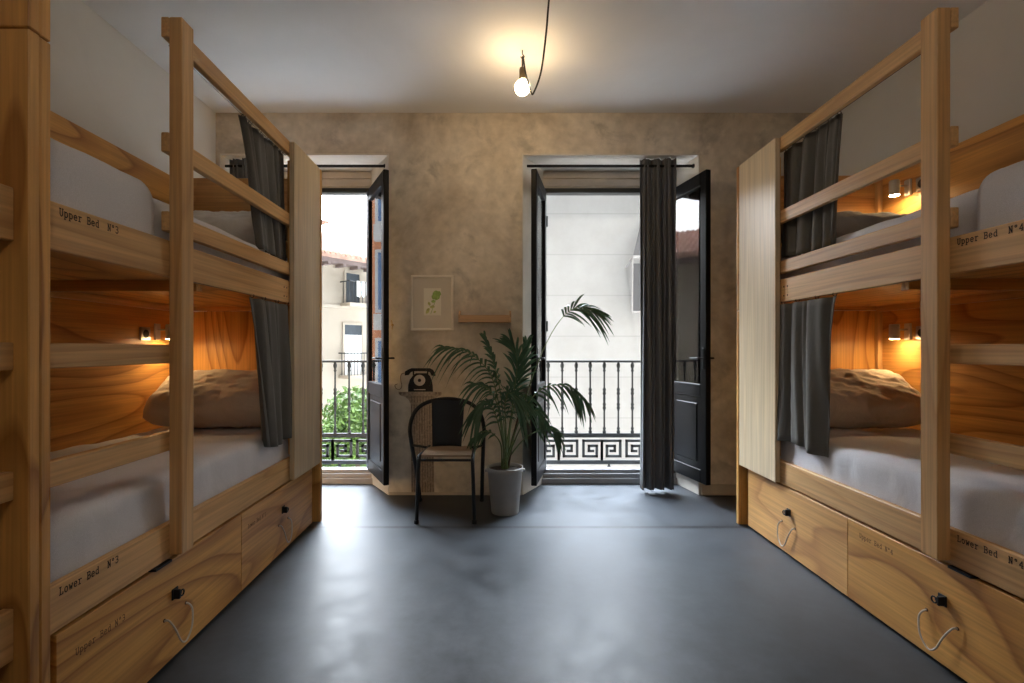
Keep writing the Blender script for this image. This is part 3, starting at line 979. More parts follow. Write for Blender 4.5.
# second bulb, hinted at by the cable, added behind the camera as fill light
hook2 = Vector((0.25, -0.6, CEIL))
p2 = thing('pendant_bulb', 'added fill bulb on a straight cord at the unseen rear of the room', 'light bulb', hook2)
g2 = lambda p: p - hook2
MB(g2).lathe([(0.006, 0.0), (0.017, -0.006), (0.02, -0.02), (0.02, -0.075), (0.016, -0.08)], 16, (hook2.x, hook2.y, sockz)).build('lamp_socket', M_BRONZE, p2, smooth=True)
MB(g2).lathe(prof, 24, (hook2.x, hook2.y, 0)).build('bulb', M_BULB_FILL, p2, smooth=True)
MB(g2).tube([hook2, (hook2.x, hook2.y, sockz)], 0.005, 7).build('cable', M_CABLE, p2)


# ------------------------------------------------------------------ chair
ch = thing('metal_armchair', 'black tubular metal chair with slatted seat in front of the back wall', 'chair', (-0.35, 3.45, 0))
cc = ch.location
g = lambda p: p - cc
R = 0.0125
fl, fr_ = Vector((-0.533, 3.225, 0)), Vector((-0.152, 3.225, 0))
bl, br_ = Vector((-0.585, 3.70, 0)), Vector((-0.118, 3.70, 0))
SH = 0.435
# front legs run up, bend and become the sides of the seat
for a, bx in ((fl, -0.50), (fr_, -0.165)):
    inx = 0.012 if a is fl else -0.012
    pts = [a, Vector((a.x + inx * 0.6, a.y + 0.004, 0.25)), Vector((a.x + inx, a.y + 0.008, SH - 0.045)), Vector((a.x + inx, a.y + 0.02, SH - 0.012)), Vector((a.x + inx, a.y + 0.06, SH)), Vector((bx, 3.52, SH)), Vector((bx, 3.60, SH))]
    MB(g).tube(spline(pts, 5), R, 10).build('front_leg', M_BLACK, ch, smooth=True)
# the hoop: rear legs, arms and top of the back in one tube
hp = [bl, Vector((-0.605, 3.66, 0.24)), Vector((-0.632, 3.60, 0.46)), Vector((-0.640, 3.585, 0.58)), Vector((-0.605, 3.60, 0.69)), Vector((-0.52, 3.63, 0.755)), Vector((-0.37, 3.655, 0.778)),
      Vector((-0.22, 3.63, 0.755)), Vector((-0.135, 3.60, 0.69)), Vector((-0.100, 3.585, 0.58)), Vector((-0.104, 3.60, 0.46)), Vector((-0.112, 3.66, 0.24)), br_]
MB(g).tube(spline(hp, 6), R * 1.18, 10).build('hoop_frame', M_BLACK, ch, smooth=True)
sp = MB(g)


def splat(u, v):
    wt, wbm = 0.122, 0.105
    w = wt + (wbm - wt) * v
    x = -0.365 + (2 * u - 1) * w
    y = 3.648 - 0.085 * v + 0.03 * (2 * u - 1) ** 2 * -1
    z = 0.772 + (SH + 0.01 - 0.772) * v
    return (x, y, z)


sp.grid(splat, 10, 10)
sp.build('back_splat', M_INDIGO, ch, smooth=True, solid=0.004)
sl = MB(g)
for k in range(7):
    y0 = 3.262 + k * 0.043
    ins = 0.0 if k < 5 else 0.01 * (k - 4)
    sl.box(-0.508 + ins, -0.178 - ins, y0, y0 + 0.038, SH - 0.004, SH + 0.012, 0.003)
sl.build('seat', M_SEAT, ch)
MB(g).tube([(-0.52, 3.247, SH - 0.022), (-0.165, 3.247, SH - 0.022)], 0.009, 8).build('seat_rail', M_BLACK, ch)
MB(g).tube([(-0.50, 3.565, SH), (-0.165, 3.565, SH)], 0.009, 8).build('seat_rail', M_BLACK, ch)
for a, b_ in (((-0.632, 3.60, 0.445), (-0.50, 3.55, SH)), ((-0.104, 3.60, 0.445), (-0.165, 3.55, SH))):
    MB(g).tube([a, b_], 0.009, 8).build('side_bracket', M_BLACK, ch)
for p in (fl, fr_, bl, br_):
    MB(g).lathe([(0.014, 0.0), (0.0165, 0.002), (0.0165, 0.022), (0.013, 0.026)], 10, p).build('foot_cap', M_BLACK, ch)


# ------------------------------------------------------------------ potted palm
PX, PY = 0.053, 3.46
pl = thing('potted_palm', 'green palm with long arching fronds in a light grey pot', 'potted plant', (PX, PY, 0))
pc = pl.location
g = lambda p: p - pc
MB(g).lathe([(0.094, 0.0), (0.097, 0.006), (0.122, 0.285), (0.128, 0.290), (0.129, 0.318), (0.126, 0.322), (0.119, 0.320), (0.1185, 0.300), (0.112, 0.25), (0.108, 0.23)], 32, (PX, PY, 0)).build('pot', M_POT, pl, smooth=True)
hb = MB(g)
for s in (-1, 1):
    hb.box(PX + s * 0.122 - 0.006, PX + s * 0.122 + 0.012 * s + 0.006 * s, PY - 0.02, PY + 0.02, 0.285, 0.305, 0.003)
hb.build('pot_lug', M_POT, pl)
MB(g).lathe([(0.09, 0.235), (0.1085, 0.27), (0.1165, 0.300), (0.06, 0.306), (0.003, 0.309)], 24, (PX, PY, 0)).build('soil', M_SOIL, pl, smooth=True)


def frond(pts, start, ln, nl, width=0.016, droop=0.55, seed=0, spread=0.9, r0=0.0065):
    rnd = random.Random(seed)
    P = spline(pts, 12)
    n = len(P)
    rs = [r0 * (1 - 0.8 * i / (n - 1)) for i in range(n)]
    fr = MB(g).tube(P, rs, 6).build('frond', M_STEM, pl, smooth=True)
    mb = MB(g)
    view = Vector((0, -1, 0.35)).normalized()
    i0 = int(start * (n - 1))
    for k in range(nl):
        t = k / (nl - 1)
        q = i0 + t * (n - 1 - i0)
        i = min(int(q), n - 2)
        p = P[i].lerp(P[i + 1], q - i)
        tan = (P[i + 1] - P[i]).normalized()
        side = tan.cross(view)
        side = side.normalized() if side.length > 1e-4 else Vector((1, 0, 0))
        l = ln * (0.55 + 0.9 * math.sin(math.pi * (0.12 + 0.70 * t))) * rnd.uniform(0.85, 1.1)
        for s in (-1, 1):
            sp = spread * rnd.uniform(0.7, 1.25)
            d = (tan * (0.75 + 0.5 * t) + side * s * sp * (1 - 0.45 * t) + view * rnd.uniform(-0.45, 0.45) + Vector((0, 0, rnd.uniform(-0.15, 0.15)))).normalized()
            dr = droop * rnd.uniform(0.7, 1.4)
            ax = d.cross(view)
            ax = ax.normalized() if ax.length > 1e-4 else Vector((0, 0, 1))
            prev = None
            m = 6
            for j in range(m + 1):
                u = j / m
                c = p + d * l * u + Vector((0, 0, -1)) * dr * l * u * u
                w = width * 0.5 * (math.sin(math.pi * min(1, 0.12 + 0.88 * u)) ** 0.7) + 0.0006
                up = view * w * 0.35
                row = (mb.v(c - ax * w), mb.v(c + up * -1), mb.v(c + ax * w))
                if prev:
                    mb.bm.faces.new([prev[0], prev[1], row[1], row[0]])
                    mb.bm.faces.new([prev[1], prev[2], row[2], row[1]])
                prev = row
    mb.build('leaflets', M_LEAF, fr, smooth=True, fix=False)
    return fr


base = Vector((PX, PY, 0.300))
FR = [
    # (pixel path with depths), start of leaflets, leaflet length, count
    ([(512, 440, 3.48), (525, 400, 3.52), (538, 362, 3.56), (556, 326, 3.58), (575, 308, 3.60), (596, 312, 3.62)], 0.74, 0.15, 11),
    ([(511, 445, 3.42), (524, 410, 3.36), (542, 389, 3.32), (566, 386, 3.30), (584, 400, 3.28)], 0.45, 0.095, 12),
    ([(504, 440, 3.47), (498, 400, 3.50), (489, 372, 3.52), (468, 352, 3.54), (444, 347, 3.56)], 0.45, 0.155, 14),
    ([(505, 435, 3.50), (500, 390, 3.56), (493, 362, 3.60), (485, 338, 3.64)], 0.55, 0.09, 9),
    ([(509, 430, 3.40), (514, 392, 3.34), (517, 362, 3.30), (512, 345, 3.28)], 0.42, 0.17, 14),
    ([(503, 440, 3.38), (497, 404, 3.32), (487, 388, 3.28), (474, 384, 3.26)], 0.45, 0.11, 9),
    ([(503, 445, 3.40), (496, 416, 3.32), (487, 402, 3.28), (478, 410, 3.26)], 0.45, 0.13, 10),
    ([(513, 445, 3.42), (525, 420, 3.36), (536, 410, 3.33), (543, 418, 3.31)], 0.55, 0.07, 7),
    ([(510, 430, 3.52), (518, 388, 3.56), (524, 364, 3.60), (526, 346, 3.62)], 0.45, 0.15, 12),
    ([(501, 445, 3.46), (492, 433, 3.46), (483, 432, 3.45), (474, 438, 3.44)], 0.45, 0.06, 6),
    ([(506, 430, 3.36), (505, 405, 3.28), (509, 393, 3.24), (520, 400, 3.20)], 0.36, 0.14, 12),
    ([(508, 440, 3.54), (512, 412, 3.60), (522, 396, 3.64), (532, 400, 3.66)], 0.45, 0.11, 9),
    ([(513, 452, 3.46), (528, 436, 3.44), (548, 428, 3.42), (556, 432, 3.41)], 0.62, 0.08, 7),
]
for i, (path, st, ln, nl) in enumerate(FR):
    a = i * 2.4
    b0 = base + Vector((0.024 * math.cos(a), 0.024 * math.sin(a), 0))
    pts = [b0] + [at(*p) for p in path]
    frond(pts, st, ln * 0.95, int(nl * 1.3), 0.0165, 0.35 if i in (3, 4, 8) else 0.5 if i == 0 else 0.95, i, 0.45 if i in (3, 4, 8) else 0.8)
MB(g).lathe([(0.020, 0.0), (0.027, 0.03), (0.02, 0.09), (0.006, 0.12)], 12, at(520, 407, 3.42) - Vector((0, 0, 0.06))).tube([base + Vector((0.02, 0, 0)), at(515, 430, 3.44), at(520, 410, 3.42)], 0.007, 6).build('stem', plain('brown husk', (0.10, 0.06, 0.035), 0.9), pl, smooth=True)


# ------------------------------------------------------------------ things on the back wall
def on_wall(px, py, dy=0.0):
    return at(px, py, WY - dy)


p0, p1 = on_wall(411.2, 330.5), on_wall(453.4, 275.6)
x0, x1, z0, z1 = p0.x, p1.x, p0.z, p1.z
pic = thing('framed_print', 'white framed botanical print hanging on the plaster wall', 'picture', ((x0 + x1) / 2, WY, (z0 + z1) / 2))
pcn = pic.location
g = lambda p: p - pcn
fw_ = 0.017
mb = MB(g)
for (a, b, c, d) in ((x0, x0 + fw_, z0, z1), (x1 - fw_, x1, z0, z1), (x0 + fw_, x1 - fw_, z0, z0 + fw_), (x0 + fw_, x1 - fw_, z1 - fw_, z1)):
    mb.box(a, b, WY - 0.022, WY - 0.001, c, d, 0.002)
mb.build('frame', M_FRAME, pic)
MB(g).box(x0 + fw_, x1 - fw_, WY - 0.012, WY - 0.006, z0 + fw_, z1 - fw_).build('mat_board', M_MAT, pic)
a, b = on_wall(424.0, 315.5), on_wall(441.2, 288.5)
pr = MB(g).box(a.x, b.x, WY - 0.0135, WY - 0.012, a.z, b.z).build('print', M_PAPER, pic)


def blob(mb, cx, cz, rx, rz, ang, y, n=22, notch=0.0):
    pts = []
    for k in range(n):
        t = 2 * math.pi * k / n
        r = 1 - notch * max(0, math.sin(4 * t)) ** 2
        X, Z = rx * r * math.cos(t), rz * r * math.sin(t)
        pts.append((cx + X * math.cos(ang) - Z * math.sin(ang), cz + X * math.sin(ang) + Z * math.cos(ang)))
    mb.prism(pts, y, y + 0.0006, 'y')


y_ = WY - 0.0142
mb = MB(g)
q = on_wall(436.5, 295.5)
blob(mb, q.x, q.z, 0.042, 0.034, 0.9, y_, notch=0.18)
q = on_wall(433.5, 301.5)
blob(mb, q.x, q.z, 0.016, 0.012, 0.2, y_, notch=0.2)
q0, q1 = on_wall(436, 300), on_wall(431, 314)
mb.prism([(q0.x - 0.002, q0.z), (q0.x + 0.002, q0.z), (q1.x + 0.002, q1.z), (q1.x - 0.002, q1.z)], y_, y_ + 0.0006, 'y')
mb.build('leaf_drawing', M_LGREEN, pr)
mb = MB(g)
for px, py, rx, rz, an in ((428, 311, 0.026, 0.013, 1.1), (432.5, 307, 0.02, 0.012, 0.2), (429.5, 304, 0.016, 0.01, 2.0), (435, 312, 0.012, 0.008, 0.6)):
    q = on_wall(px, py)
    blob(mb, q.x, q.z, rx, rz, an, y_ - 0.0002, notch=0.15)
mb.build('leaf_drawing', M_LLIME, pr)

p0, p1 = on_wall(459.5, 323), on_wall(510.8, 311.5)
x0, x1, z0 = p0.x, p1.x, p0.z
sh = thing('picture_ledge', 'short pine wall ledge between the print and the right balcony door', 'shelf', ((x0 + x1) / 2, WY, z0))
pcn2 = sh.location
g = lambda p: p - pcn2
MB(g).box(x0 + 0.012, x1 - 0.012, WY - 0.10, WY - 0.001, z0, z0 + 0.014, 0.002).build('board', M_LEDGE, sh)
MB(g).box(x0 + 0.012, x1 - 0.012, WY - 0.112, WY - 0.1005, z0, z0 + 0.055, 0.002).build('front_lip', M_LEDGE, sh)
for a, b in ((x0, x0 + 0.0118), (x1 - 0.0118, x1)):
    MB(g).prism([(WY - 0.112, z0), (WY - 0.001, z0), (WY - 0.001, z0 + 0.093), (WY - 0.04, z0 + 0.093), (WY - 0.112, z0 + 0.058)], a, b, 'x').build('end_cap', M_LEDGE, sh)

# stencilled mural: a dial telephone on a fluted column
mu = thing('wall_mural', 'stencilled black dial telephone on a fluted column painted behind the chair', 'mural', on_wall(420, 440))
pm = mu.location.copy()
g = lambda p: p - pm
E = 0.0012


def wp(px, py):
    q = on_wall(px, py)
    return (q.x, q.z)


def flat(mb, pix, lay=1):
    mb.prism([wp(*p) for p in pix], WY - E * lay - 0.0006, WY - E * (lay - 1) - 0.0002, 'y')


mb = MB(g)
flat(mb, [(398.5, 391.8), (441.6, 391.8), (442.3, 393.4), (440.5, 395.6), (437, 397), (434, 400.5), (433, 404), (410.5, 404), (409, 400), (405.5, 397), (401, 395.8), (398.8, 394)])
flat(mb, [(410.8, 404), (433, 404), (434.4, 497), (411.5, 497)])
col = mb.build('painted_column', M_MURAL_G, mu)
mb = MB(g)
rnd = random.Random(3)
for k in range(9):
    f0 = k / 8
    y = 405.0
    while y < 496:
        ln = rnd.uniform(7, 30)
        y2 = min(496.5, y + ln)
        xa = 411.6 + f0 * 20.8 + (y - 404) / 93 * 0.8
        w = rnd.uniform(0.2, 0.6)
        flat(mb, [(xa - w, y), (xa + w, y), (xa + w + 0.1, y2), (xa - w + 0.1, y2)], 2)
        y = y2 + rnd.uniform(0.4, 2.5)
for x in (399, 402.5, 434.5, 438):
    flat(mb, [(x, 392.2), (x + 2.8, 392.2), (x + 2.4, 394.6), (x + 0.4, 394.6)], 2)
for k in range(8):
    xa = 411.5 + k * 2.9
    flat(mb, [(xa - 0.4, 396), (xa + 0.5, 396), (xa + 0.5, 402.5), (xa - 0.4, 402.5)], 2)
flat(mb, [(406, 396.6), (434.5, 396.6), (434, 397.3), (406.5, 397.3)], 2)
mb.build('fluting', M_MURAL_D, col)
tb = MB(g)
flat(tb, [(408.1, 391.7), (408.3, 385), (410, 379.5), (413.5, 375), (416, 373.2), (427, 373.2), (430, 376), (432, 381), (432.8, 386), (433, 391.7)], 2)
flat(tb, [(404.8, 375.5), (405, 371.5), (408, 369.6), (411.5, 368.2), (430, 368.2), (433, 369.8), (435.2, 373), (435.6, 376), (431.5, 375.6), (430, 372.2), (427, 371.2), (414, 371.2), (411, 372), (408.8, 375)], 2)
flat(tb, [(412.8, 370), (414.2, 370), (414.2, 375), (412.8, 375)], 2)
flat(tb, [(427, 370), (428.4, 370), (428.4, 376), (427, 376)], 2)
tel = tb.build('painted_telephone', M_MURAL_B, mu)
db = MB(g)
cx, cz = wp(419.6, 380.3)
ro, ri = 0.0455, 0.0135
n = 28
ringo = [(cx + ro * math.cos(2 * math.pi * k / n), cz + 0.95 * ro * math.sin(2 * math.pi * k / n)) for k in range(n)]
db.prism(ringo, WY - 3 * E - 0.0006, WY - 2 * E - 0.0008, 'y')
flat(db, [(414, 389.2), (425.5, 389.2), (425.5, 390.0), (414, 390.0)], 3)
dial = db.build('painted_dial', M_MURAL_W, tel)
db = MB(g)
db.prism([(cx + ri * math.cos(2 * math.pi * k / 16), cz + ri * math.sin(2 * math.pi * k / 16)) for k in range(16)], WY - 4 * E - 0.0006, WY - 3 * E - 0.0008, 'y')
db.build('dial_hub', M_MURAL_B, dial)
cp = spline([on_wall(405, 373, 0.004), on_wall(401.2, 374.5, 0.004), on_wall(400.6, 380, 0.004), on_wall(401.8, 386, 0.004), on_wall(399.5, 389.5, 0.004), on_wall(396, 388.4, 0.004), on_wall(395, 385.2, 0.004), on_wall(397.5, 384, 0.004)], 6)
MB(g).tube(cp, 0.0028, 5).build('painted_cord', M_MURAL_D, tel)

hk = thing('tieback_hook', 'small brass hook on the wall beside the left balcony door', 'hook', on_wall(392.6, 325))
ph = hk.location.copy()
MB(lambda p: Vector((p.x, -p.z, p.y))).lathe([(0.010, 0.0), (0.010, 0.003), (0.004, 0.005)], 12).build('rosette', M_BRASS, hk)
MB().tube(spline([(0, -0.003, 0.0), (0, -0.02, -0.004), (0.002, -0.032, 0.004), (0.002, -0.034, 0.022), (-0.003, -0.028, 0.034)], 5), 0.0035, 6).tube([(0, -0.004, 0.0), (-0.004, -0.006, -0.035)], 0.003, 6).build('hook_arm', M_BRASS, hk, smooth=True)


# ------------------------------------------------------------------ balconies
BY = 4.66


def railing(x0, x1, label):
    r = thing('balcony_railing', label, 'railing', (x0, BY, 0.0))
    w = x1 - x0
    zt = 1.03
    MB().box(0, w, -0.022, 0.022, zt - 0.008, zt + 0.012, 0.003).build('top_rail', M_IRON, r)
    MB().box(0, w, -0.012, 0.012, 0.310, 0.350, 0.002).box(0, w, -0.012, 0.012, 0.056, 0.094, 0.002).build('lower_rail', M_IRON, r)
    prof = [(0.0085, 0.345), (0.017, 0.352), (0.017, 0.372), (0.010, 0.378), (0.016, 0.395), (0.009, 0.412), (0.0085, 0.56), (0.012, 0.575), (0.018, 0.59), (0.012, 0.605), (0.017, 0.625), (0.011, 0.64),
            (0.013, 0.68), (0.011, 0.71), (0.018, 0.728), (0.012, 0.745), (0.017, 0.765), (0.0085, 0.785), (0.0085, 0.93), (0.015, 0.945), (0.010, 0.96), (0.018, 0.985), (0.018, 1.0), (0.010, 1.022)]
    n = int(w / 0.1335)
    first = None
    for k in range(n):
        x = 0.055 + k * 0.1335
        if first is None:
            first = MB().lathe(prof, 10).build('baluster', M_IRON, r, smooth=True)
            b = first
        else:
            b = first.copy()
            C.objects.link(b)
        b.location = (x, 0, 0)
    # Greek key band of flat bars
    kb = MB()
    t = 0.0118
    per = 0.41
    zs, q = 0.092, 0.0372

    def seg(a, b):
        kb.box(min(a[0], b[0]) - t, max(a[0], b[0]) + t, -0.008, 0.008, min(a[1], b[1]) - t, max(a[1], b[1]) + t)
    for k in range(int(w / per)):
        for m in (1, -1):
            ax = k * per + (0.012 if m > 0 else per + 0.012)
            path = [(ax + m * x * q, zs + z * q) for x, z in ((0, 0), (0, 5.0), (4.7, 5.0), (4.7, 1.05), (1.3, 1.05), (1.3, 3.7), (3.3, 3.7), (3.3, 2.4), (2.3, 2.4))]
            for a, b in zip(path, path[1:]):
                seg(a, b)
    kb.build('greek_key_band', M_IRON, r)
    for x in (0.10, w * 0.5, w - 0.10):
        MB().lathe([(0.012, 0.075), (0.01, 0.05), (0.018, 0.03), (0.026, 0.012), (0.026, 0.0)], 10, (x, 0, 0.0)).build('foot', M_IRON, r, smooth=True)
    for x in (0.012, w - 0.012):
        MB().box(x - 0.01, x + 0.01, 0.0, 0.02, 0.0, zt).tube([(x, 0, zt), (x, -(BY - WB), zt)], 0.01, 6).build('side_bar', M_IRON, r)
    return r


railing(0.16, 1.96, 'dark iron balcony railing with key pattern outside the right balcony door')
railing(-2.40, -0.60, 'dark iron balcony railing with key pattern outside the left balcony door')
for i, (a, b) in enumerate(((0.06, 2.06), (-2.5, -0.5))):
    s = MB().box(a, b, WB, 4.78, -0.16, 0.0, 0.01).box(a + 0.05, b - 0.05, WB, 4.70, -0.24, -0.16, 0.01)
    struct(s, 'balcony_slab', M_SLAB, ['pale slab of the balcony outside the right door', 'pale slab of the balcony outside the left door'][i], 'balcony')

# ------------------------------------------------------------------ the street
STR = -4.2
struct(MB().box(-40, 40, WB, 60, STR - 0.2, STR), 'street_ground', M_PAVE, 'pale street paving below the balconies', 'street')
struct(MB().box(-12, XL - 0.2, WB - 0.2, WB, STR, 3.6).box(XR + 0.2, 12, WB - 0.2, WB, STR, 3.6).box(XL - 0.2, XR + 0.2, WB - 0.2, WB, STR, -0.2).box(XL - 0.2, XR + 0.2, WB - 0.2, WB, CEIL + 0.25, 3.6), 'wall_outer', M_CREAM, 'outer wall of the building around the balconies', 'wall')

FY = 9.6
ob = thing('stone_building', 'pale stone clad building across the street outside the right door', 'building', (4, FY, STR))
pob = ob.location.copy()
g = lambda p: p - pob
MB(g).box(-0.7, 9.5, FY, FY + 5, STR, 4.9).build('facade', M_STONE, ob)
MB(g).box(-0.8, 9.6, FY - 0.25, FY + 5.1, 4.9, 5.1, 0.03).build('cornice', M_GILL, ob)
aw = thing('awning', 'grey folded window awning on the stone building across the street', 'awning', at(633, 266, FY - 0.4))
paw = aw.location.copy()
g = lambda p: p - paw
ya = FY - 0.5
t0, t1, t2 = at(641, 221, FY - 0.03), at(633, 257, ya), at(632.5, 312, ya)
ww = 1.1
cmb = MB(g)
cmb.quad(t0, t0 + Vector((ww, 0, 0)), (t1.x + ww + 0.1, ya, t1.z), t1)
cmb.build('canopy', M_AWN, aw, solid=0.01)
vmb = MB(g)
vmb.quad((t1.x, ya, t1.z - 0.2), (t1.x + 0.05, ya, t1.z - 0.2), (t2.x + 0.21, ya, t2.z + 0.9), (t2.x, ya, t2.z + 0.9))
vmb.quad((t2.x, ya, t2.z + 0.9), (t2.x + ww + 0.2, ya, t2.z + 0.9), (t2.x + ww + 0.2, ya, t2.z), (t2.x, ya, t2.z))
vmb.build('valance', M_AWN, aw, solid=0.01)
MB(g).tube([t1, t1 + Vector((ww + 0.1, 0, 0))], 0.03, 8).tube([t1, (t1.x, FY, t1.z - 0.1)], 0.02, 6).tube([t2, t2 + Vector((ww + 0.2, 0, 0))], 0.025, 8).tube([t1, t2], 0.015, 6).build('arm', M_ALU, aw)

# cream house seen through the left door: its facade runs away to the right
P0 = Vector((-6.15, 17.0, 0))
U = Vector((0.616, 0.788, 0)).normalized()
NO = Vector((U.y, -U.x, 0))


def hp(t, d, z):
    return P0 + U * t + NO * d + Vector((0, 0, z))


def tx(px):
    k = (px - VX) / F
    return (17.0 * k + 6.15) / (U.x - U.y * k)


def tz(px, py):
    t = tx(px)
    Y = 17.0 + U.y * t
    return H + (VY - py) * Y / F


hs = thing('cream_house', 'cream rendered house with tiled roof across the street outside the left door', 'building', hp(0, 0, STR))
ph2 = hs.location.copy()
fm = lambda p: hp(p.x, p.y, p.z) - ph2
ZE = tz(345, 262)
MB(fm).box(-4.2, 9, -7, 0, STR, ZE).build('facade', M_CREAM, hs)
rf = MB(fm)
rf.prism([(0.55, ZE - 0.02), (0.55, ZE + 0.10), (-3.6, ZE + 1.75), (-7.2, ZE + 0.2), (-7.2, ZE - 0.02)], -4.25, 9.3, 'x')
roof = rf.build('roof', M_TILE, hs)
tl = MB(fm)
for k in range(66):
    t = -4.2 + k * 0.205
    tl.tube([(t, 0.60, ZE + 0.115), (t, -3.6, ZE + 1.79)], 0.075, 7)
tl.build('roof_tiles', M_TILE, roof)
MB(fm).box(-4.2, 9.2, 0.0, 0.5, ZE - 0.16, ZE - 0.02).build('eave', M_EAVE, hs)
for k in range(14):
    MB(fm).box(-1.2 + k * 0.6, -1.08 + k * 0.6, 0.0, 0.48, ZE - 0.26, ZE - 0.16).build('rafter_end', M_EAVE, hs)
MB(fm).box(-4.2, 9, 0, 0.06, tz(345, 309), tz(345, 305.5)).build('string_course', M_CREAM, hs)


def opening(x0, x1, y0, y1, blind=None):
    a, b = tx(x0), tx(x1)
    za, zb = tz((x0 + x1) / 2, y1), tz((x0 + x1) / 2, y0)
    w = MB(fm).box(a - 0.08, a, 0, 0.05, za, zb + 0.08).box(b, b + 0.08, 0, 0.05, za, zb + 0.08).box(a, b, 0, 0.05, zb, zb + 0.08).build('window', M_CREAM, hs)
    MB(fm).box(a, b, 0, 0.012, za, zb).build('pane', M_DARKW, w)
    if blind:
        MB(fm).box(a + 0.02, b - 0.02, 0.012, 0.035, za, tz((x0 + x1) / 2, blind)).build('blind', M_BLIND, w)
    return a, b, za, zb


opening(345.6, 359.0, 273.7, 304)
opening(344, 361.5, 325, 377, 335)


def small_balcony(x0, x1, ytop, ybot, lab):
    a, b = tx(x0), tx(x1)
    zt, zb = tz((x0 + x1) / 2, ytop), tz((x0 + x1) / 2, ybot)
    o = MB(fm).box(a, b, 0, 0.6, zb - 0.12, zb).build('balcony', M_CREAM, hs)
    rb = MB(fm)
    rb.tube([(a, 0.02, zt), (a, 0.56, zt), (b, 0.56, zt), (b, 0.02, zt)], 0.022, 6)
    n = int((b - a) / 0.13)
    for k in range(n + 1):
        x = a + (b - a) * k / n
        rb.tube([(x, 0.56, zb), (x, 0.56, zt)], 0.012, 5)
    for d in (0.2, 0.38):
        rb.tube([(a, d, zb), (a, d, zt)], 0.012, 5)
        rb.tube([(b, d, zb), (b, d, zt)], 0.012, 5)
    rb.build('railing', M_IRON, o)
    return a, b, zt, zb


a, b, zt, zb = small_balcony(340, 372, 284, 304.5, 'upper')
small_balcony(338.5, 367, 353, 374.5, 'lower')
ln = thing('laundry', 'pale washing hung on the upper balcony of the cream house', 'laundry', hp(a, 0.6, zt))
pl2 = ln.location.copy()
rnd = random.Random(5)
for k in range(5):
    t = a + 0.28 + k * 0.2
    mb = MB(lambda p: hp(p.x, p.y, p.z) - pl2)
    mb.grid(lambda u, v: (t + 0.15 * u, 0.60 + 0.015 * math.sin(6 * u), zt + 0.02 - v * rnd.uniform(0.45, 0.6)), 4, 4)
    mb.build('cloth', M_LAUN if k % 2 else M_BLIND, ln, solid=0.006)
# roof terrace room
dm = MB(fm)
ta, tb_ = tx(312), tx(341)
dm.box(ta - 1.0, tb_, -2.6, -1.2, ZE + 0.2, ZE + 1.55)
dmo = dm.build('dormer', M_CREAM, hs)
MB(fm).prism([(-1.0, ZE + 1.56), (-1.0, ZE + 1.64), (-2.7, ZE + 2.1), (-2.7, ZE + 1.56)], ta - 1.1, tb_ + 0.15, 'x').build('dormer_roof', M_TILE, dmo)
db = MB(fm)
for k in range(9):
    x = tx(320) + (tx(337) - tx(320)) * k / 8
    db.tube([(x, -1.15, ZE + 0.75), (x, -1.15, ZE + 1.3)], 0.016, 5)
db.tube([(tx(318), -1.15, ZE + 1.3), (tx(338), -1.15, ZE + 1.3)], 0.02, 5).tube([(tx(318), -1.15, ZE + 0.75), (tx(338), -1.15, ZE + 0.75)], 0.02, 5)
db.build('dormer_railing', M_IRON, dmo)

# orange house nearer along the same side, mirrored in the open door's glass
oh = thing('orange_house', 'orange rendered house mirrored in the glass of the left balcony door', 'building', hp(-3, 0.4, STR))
po = oh.location.copy()
fo = lambda p: hp(p.x, p.y, p.z) - po
MB(fo).box(-15, -4.4, -7, 0.4, STR, 8.0).build('facade', M_TERRA, oh)
for t in (-13.6, -11.9, -10.2, -8.5, -6.9, -5.6):
    for z in (-3.2, -0.4, 2.4, 5.2):
        w = MB(fo).box(t - 0.1, t + 1.0, 0.4, 0.46, z - 0.1, z + 1.9).build('window', M_GILL, oh)
        MB(fo).box(t, t + 0.9, 0.46, 0.475, z, z + 1.8).build('pane', M_BLUEW, w)
for z in (-0.55, 2.25, 5.05):
    MB(fo).box(-14.6, -4.6, 0.4, 0.7, z - 0.5, z).build('balcony', M_GILL, oh)
# far pink roofs behind the cream house
fr2 = thing('far_house', 'distant house with pinkish roof behind the cream house', 'building', (-10, 34, STR))
pf = fr2.location.copy()
g = lambda p: p - pf
MB(g).box(-16, -5, 32, 40, STR, 7.2).build('facade', M_CREAM, fr2)
MB(g).prism([(31.6, 7.2), (36, 9.3), (40.4, 7.2)], -16.4, -4.6, 'x').build('roof', M_TILE, fr2)

# street trees below the left balcony
def street_tree(x, y, ztop, r, label, seed):
    t = thing('street_tree', label, 'tree', (x, y, STR))
    MB().tube(spline([(0, 0, 0), (0.05, 0.02, 1.0), (-0.03, 0.03, ztop - STR - r * 1.2)], 4), [0.09] * 8 + [0.06], 8).build('trunk', M_BARK, t, smooth=True)
    rnd = random.Random(seed)
    mb = MB()
    for k in range(4200):
        d = Vector((rnd.gauss(0, 1), rnd.gauss(0, 1), rnd.gauss(0, 1))).normalized() * r * rnd.uniform(0.35, 1.0)
        c = Vector((0, 0, ztop - STR - r)) + Vector((d.x, d.y, d.z * 1.15))
        a = Vector((rnd.gauss(0, 1), rnd.gauss(0, 1), rnd.gauss(0, 1))).normalized()
        b = a.orthogonal().normalized()
        l, w = rnd.uniform(0.045, 0.085), rnd.uniform(0.018, 0.03)
        mb.quad(c - a * l, c + b * w, c + a * l, c - b * w)
    mb.build('foliage', M_TREE, t, fix=False)
    return t


p = at(357, 415, 9.5)
street_tree(p.x, p.y, at(357, 391, 9.5).z, 0.75, 'bright green street tree below the left balcony, the nearer one', 1)
p = at(338, 440, 11.5)
street_tree(p.x, p.y, at(338, 425, 11.5).z, 0.8, 'low green street tree further off behind the left balcony railing', 2)

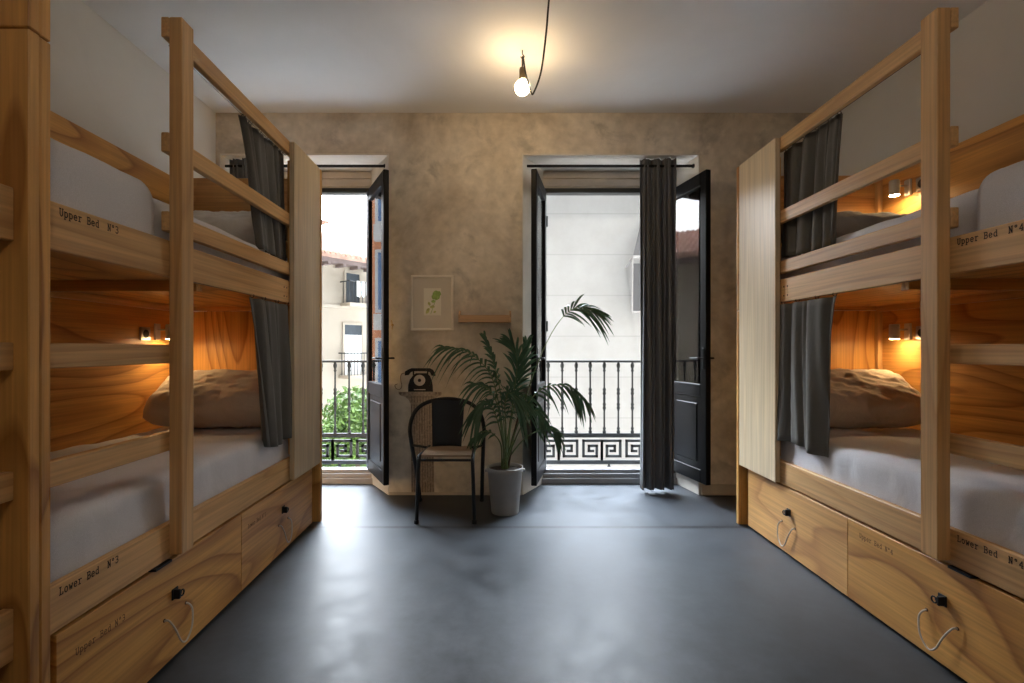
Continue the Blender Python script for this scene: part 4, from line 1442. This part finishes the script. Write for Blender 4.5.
# ------------------------------------------------------------------ light
sun_d = bpy.data.lights.new('sun', 'SUN')
sun_d.energy = 1.55
sun_d.angle = math.radians(0.6)
sun_d.color = (1.0, 0.96, 0.9)
sun = bpy.data.objects.new('sun', sun_d)
C.objects.link(sun)
sun.rotation_euler = Vector((0.12, 0.2, -0.97)).to_track_quat('-Z', 'Y').to_euler()

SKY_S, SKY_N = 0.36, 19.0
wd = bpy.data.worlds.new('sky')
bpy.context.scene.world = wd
wd.use_nodes = True
nt = wd.node_tree
bg = nt.nodes['Background']
tcw = N(nt, 'ShaderNodeTexCoord')
sepw = N(nt, 'ShaderNodeSeparateXYZ')
L(nt, tcw.outputs['Generated'], sepw.inputs[0])
skyc = ramp(nt, sepw.outputs[2], [(0.0, (1.0, 0.99, 0.97)), (0.35, (0.90, 0.95, 1.0)), (1.0, (0.68, 0.82, 1.0))])
L(nt, skyc, bg.inputs['Color'])
# sky beyond the street brightened, mostly out of view, to light the room
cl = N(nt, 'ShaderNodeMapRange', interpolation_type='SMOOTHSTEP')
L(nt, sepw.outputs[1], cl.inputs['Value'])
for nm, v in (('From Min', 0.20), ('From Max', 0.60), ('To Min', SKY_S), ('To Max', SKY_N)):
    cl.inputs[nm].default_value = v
# the added brightness is held back low down, keeping floor reflections weak
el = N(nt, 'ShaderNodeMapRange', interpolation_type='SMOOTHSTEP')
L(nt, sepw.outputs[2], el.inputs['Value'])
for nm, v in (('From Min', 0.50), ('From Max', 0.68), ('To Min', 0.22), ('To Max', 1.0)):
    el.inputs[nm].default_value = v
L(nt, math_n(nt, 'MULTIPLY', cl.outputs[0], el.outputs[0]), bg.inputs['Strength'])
for i, (xa, xb) in enumerate(((-2.14, -1.085), (0.405, 1.50))):
    ld = bpy.data.lights.new('sky_portal', 'AREA')
    ld.shape = 'RECTANGLE'
    ld.size, ld.size_y = xb - xa, 2.38
    ld.cycles.is_portal = True
    lo = bpy.data.objects.new('sky_portal', ld)
    C.objects.link(lo)
    lo.location = ((xa + xb) / 2, 4.32, 1.30)
    lo.rotation_euler = (math.radians(-90), 0, 0)

# ------------------------------------------------------------------ camera
cd = bpy.data.cameras.new('camera')
cam = bpy.data.objects.new('camera', cd)
C.objects.link(cam)
cam.location = (0, 0, H)
cam.rotation_euler = (math.radians(90), 0, 0)
cd.sensor_width = 36
cd.lens = F / 1024 * 36
cd.shift_x = (512 - VX) / 1024
cd.shift_y = (VY - 341.5) / 1024
cd.clip_start = 0.02
cd.clip_end = 300
sc = bpy.context.scene
sc.camera = cam
sc.view_settings.view_transform = 'Standard'
sc.view_settings.look = 'None'
sc.view_settings.gamma = 1
sc.view_settings.exposure = 2.12
sc.view_settings.use_curve_mapping = False
try:
    sc.cycles.use_denoising = True
    sc.cycles.max_bounces = 10
    sc.cycles.diffuse_bounces = 6
    sc.cycles.transparent_max_bounces = 12
    sc.cycles.sample_clamp_indirect = 6
except Exception:
    pass
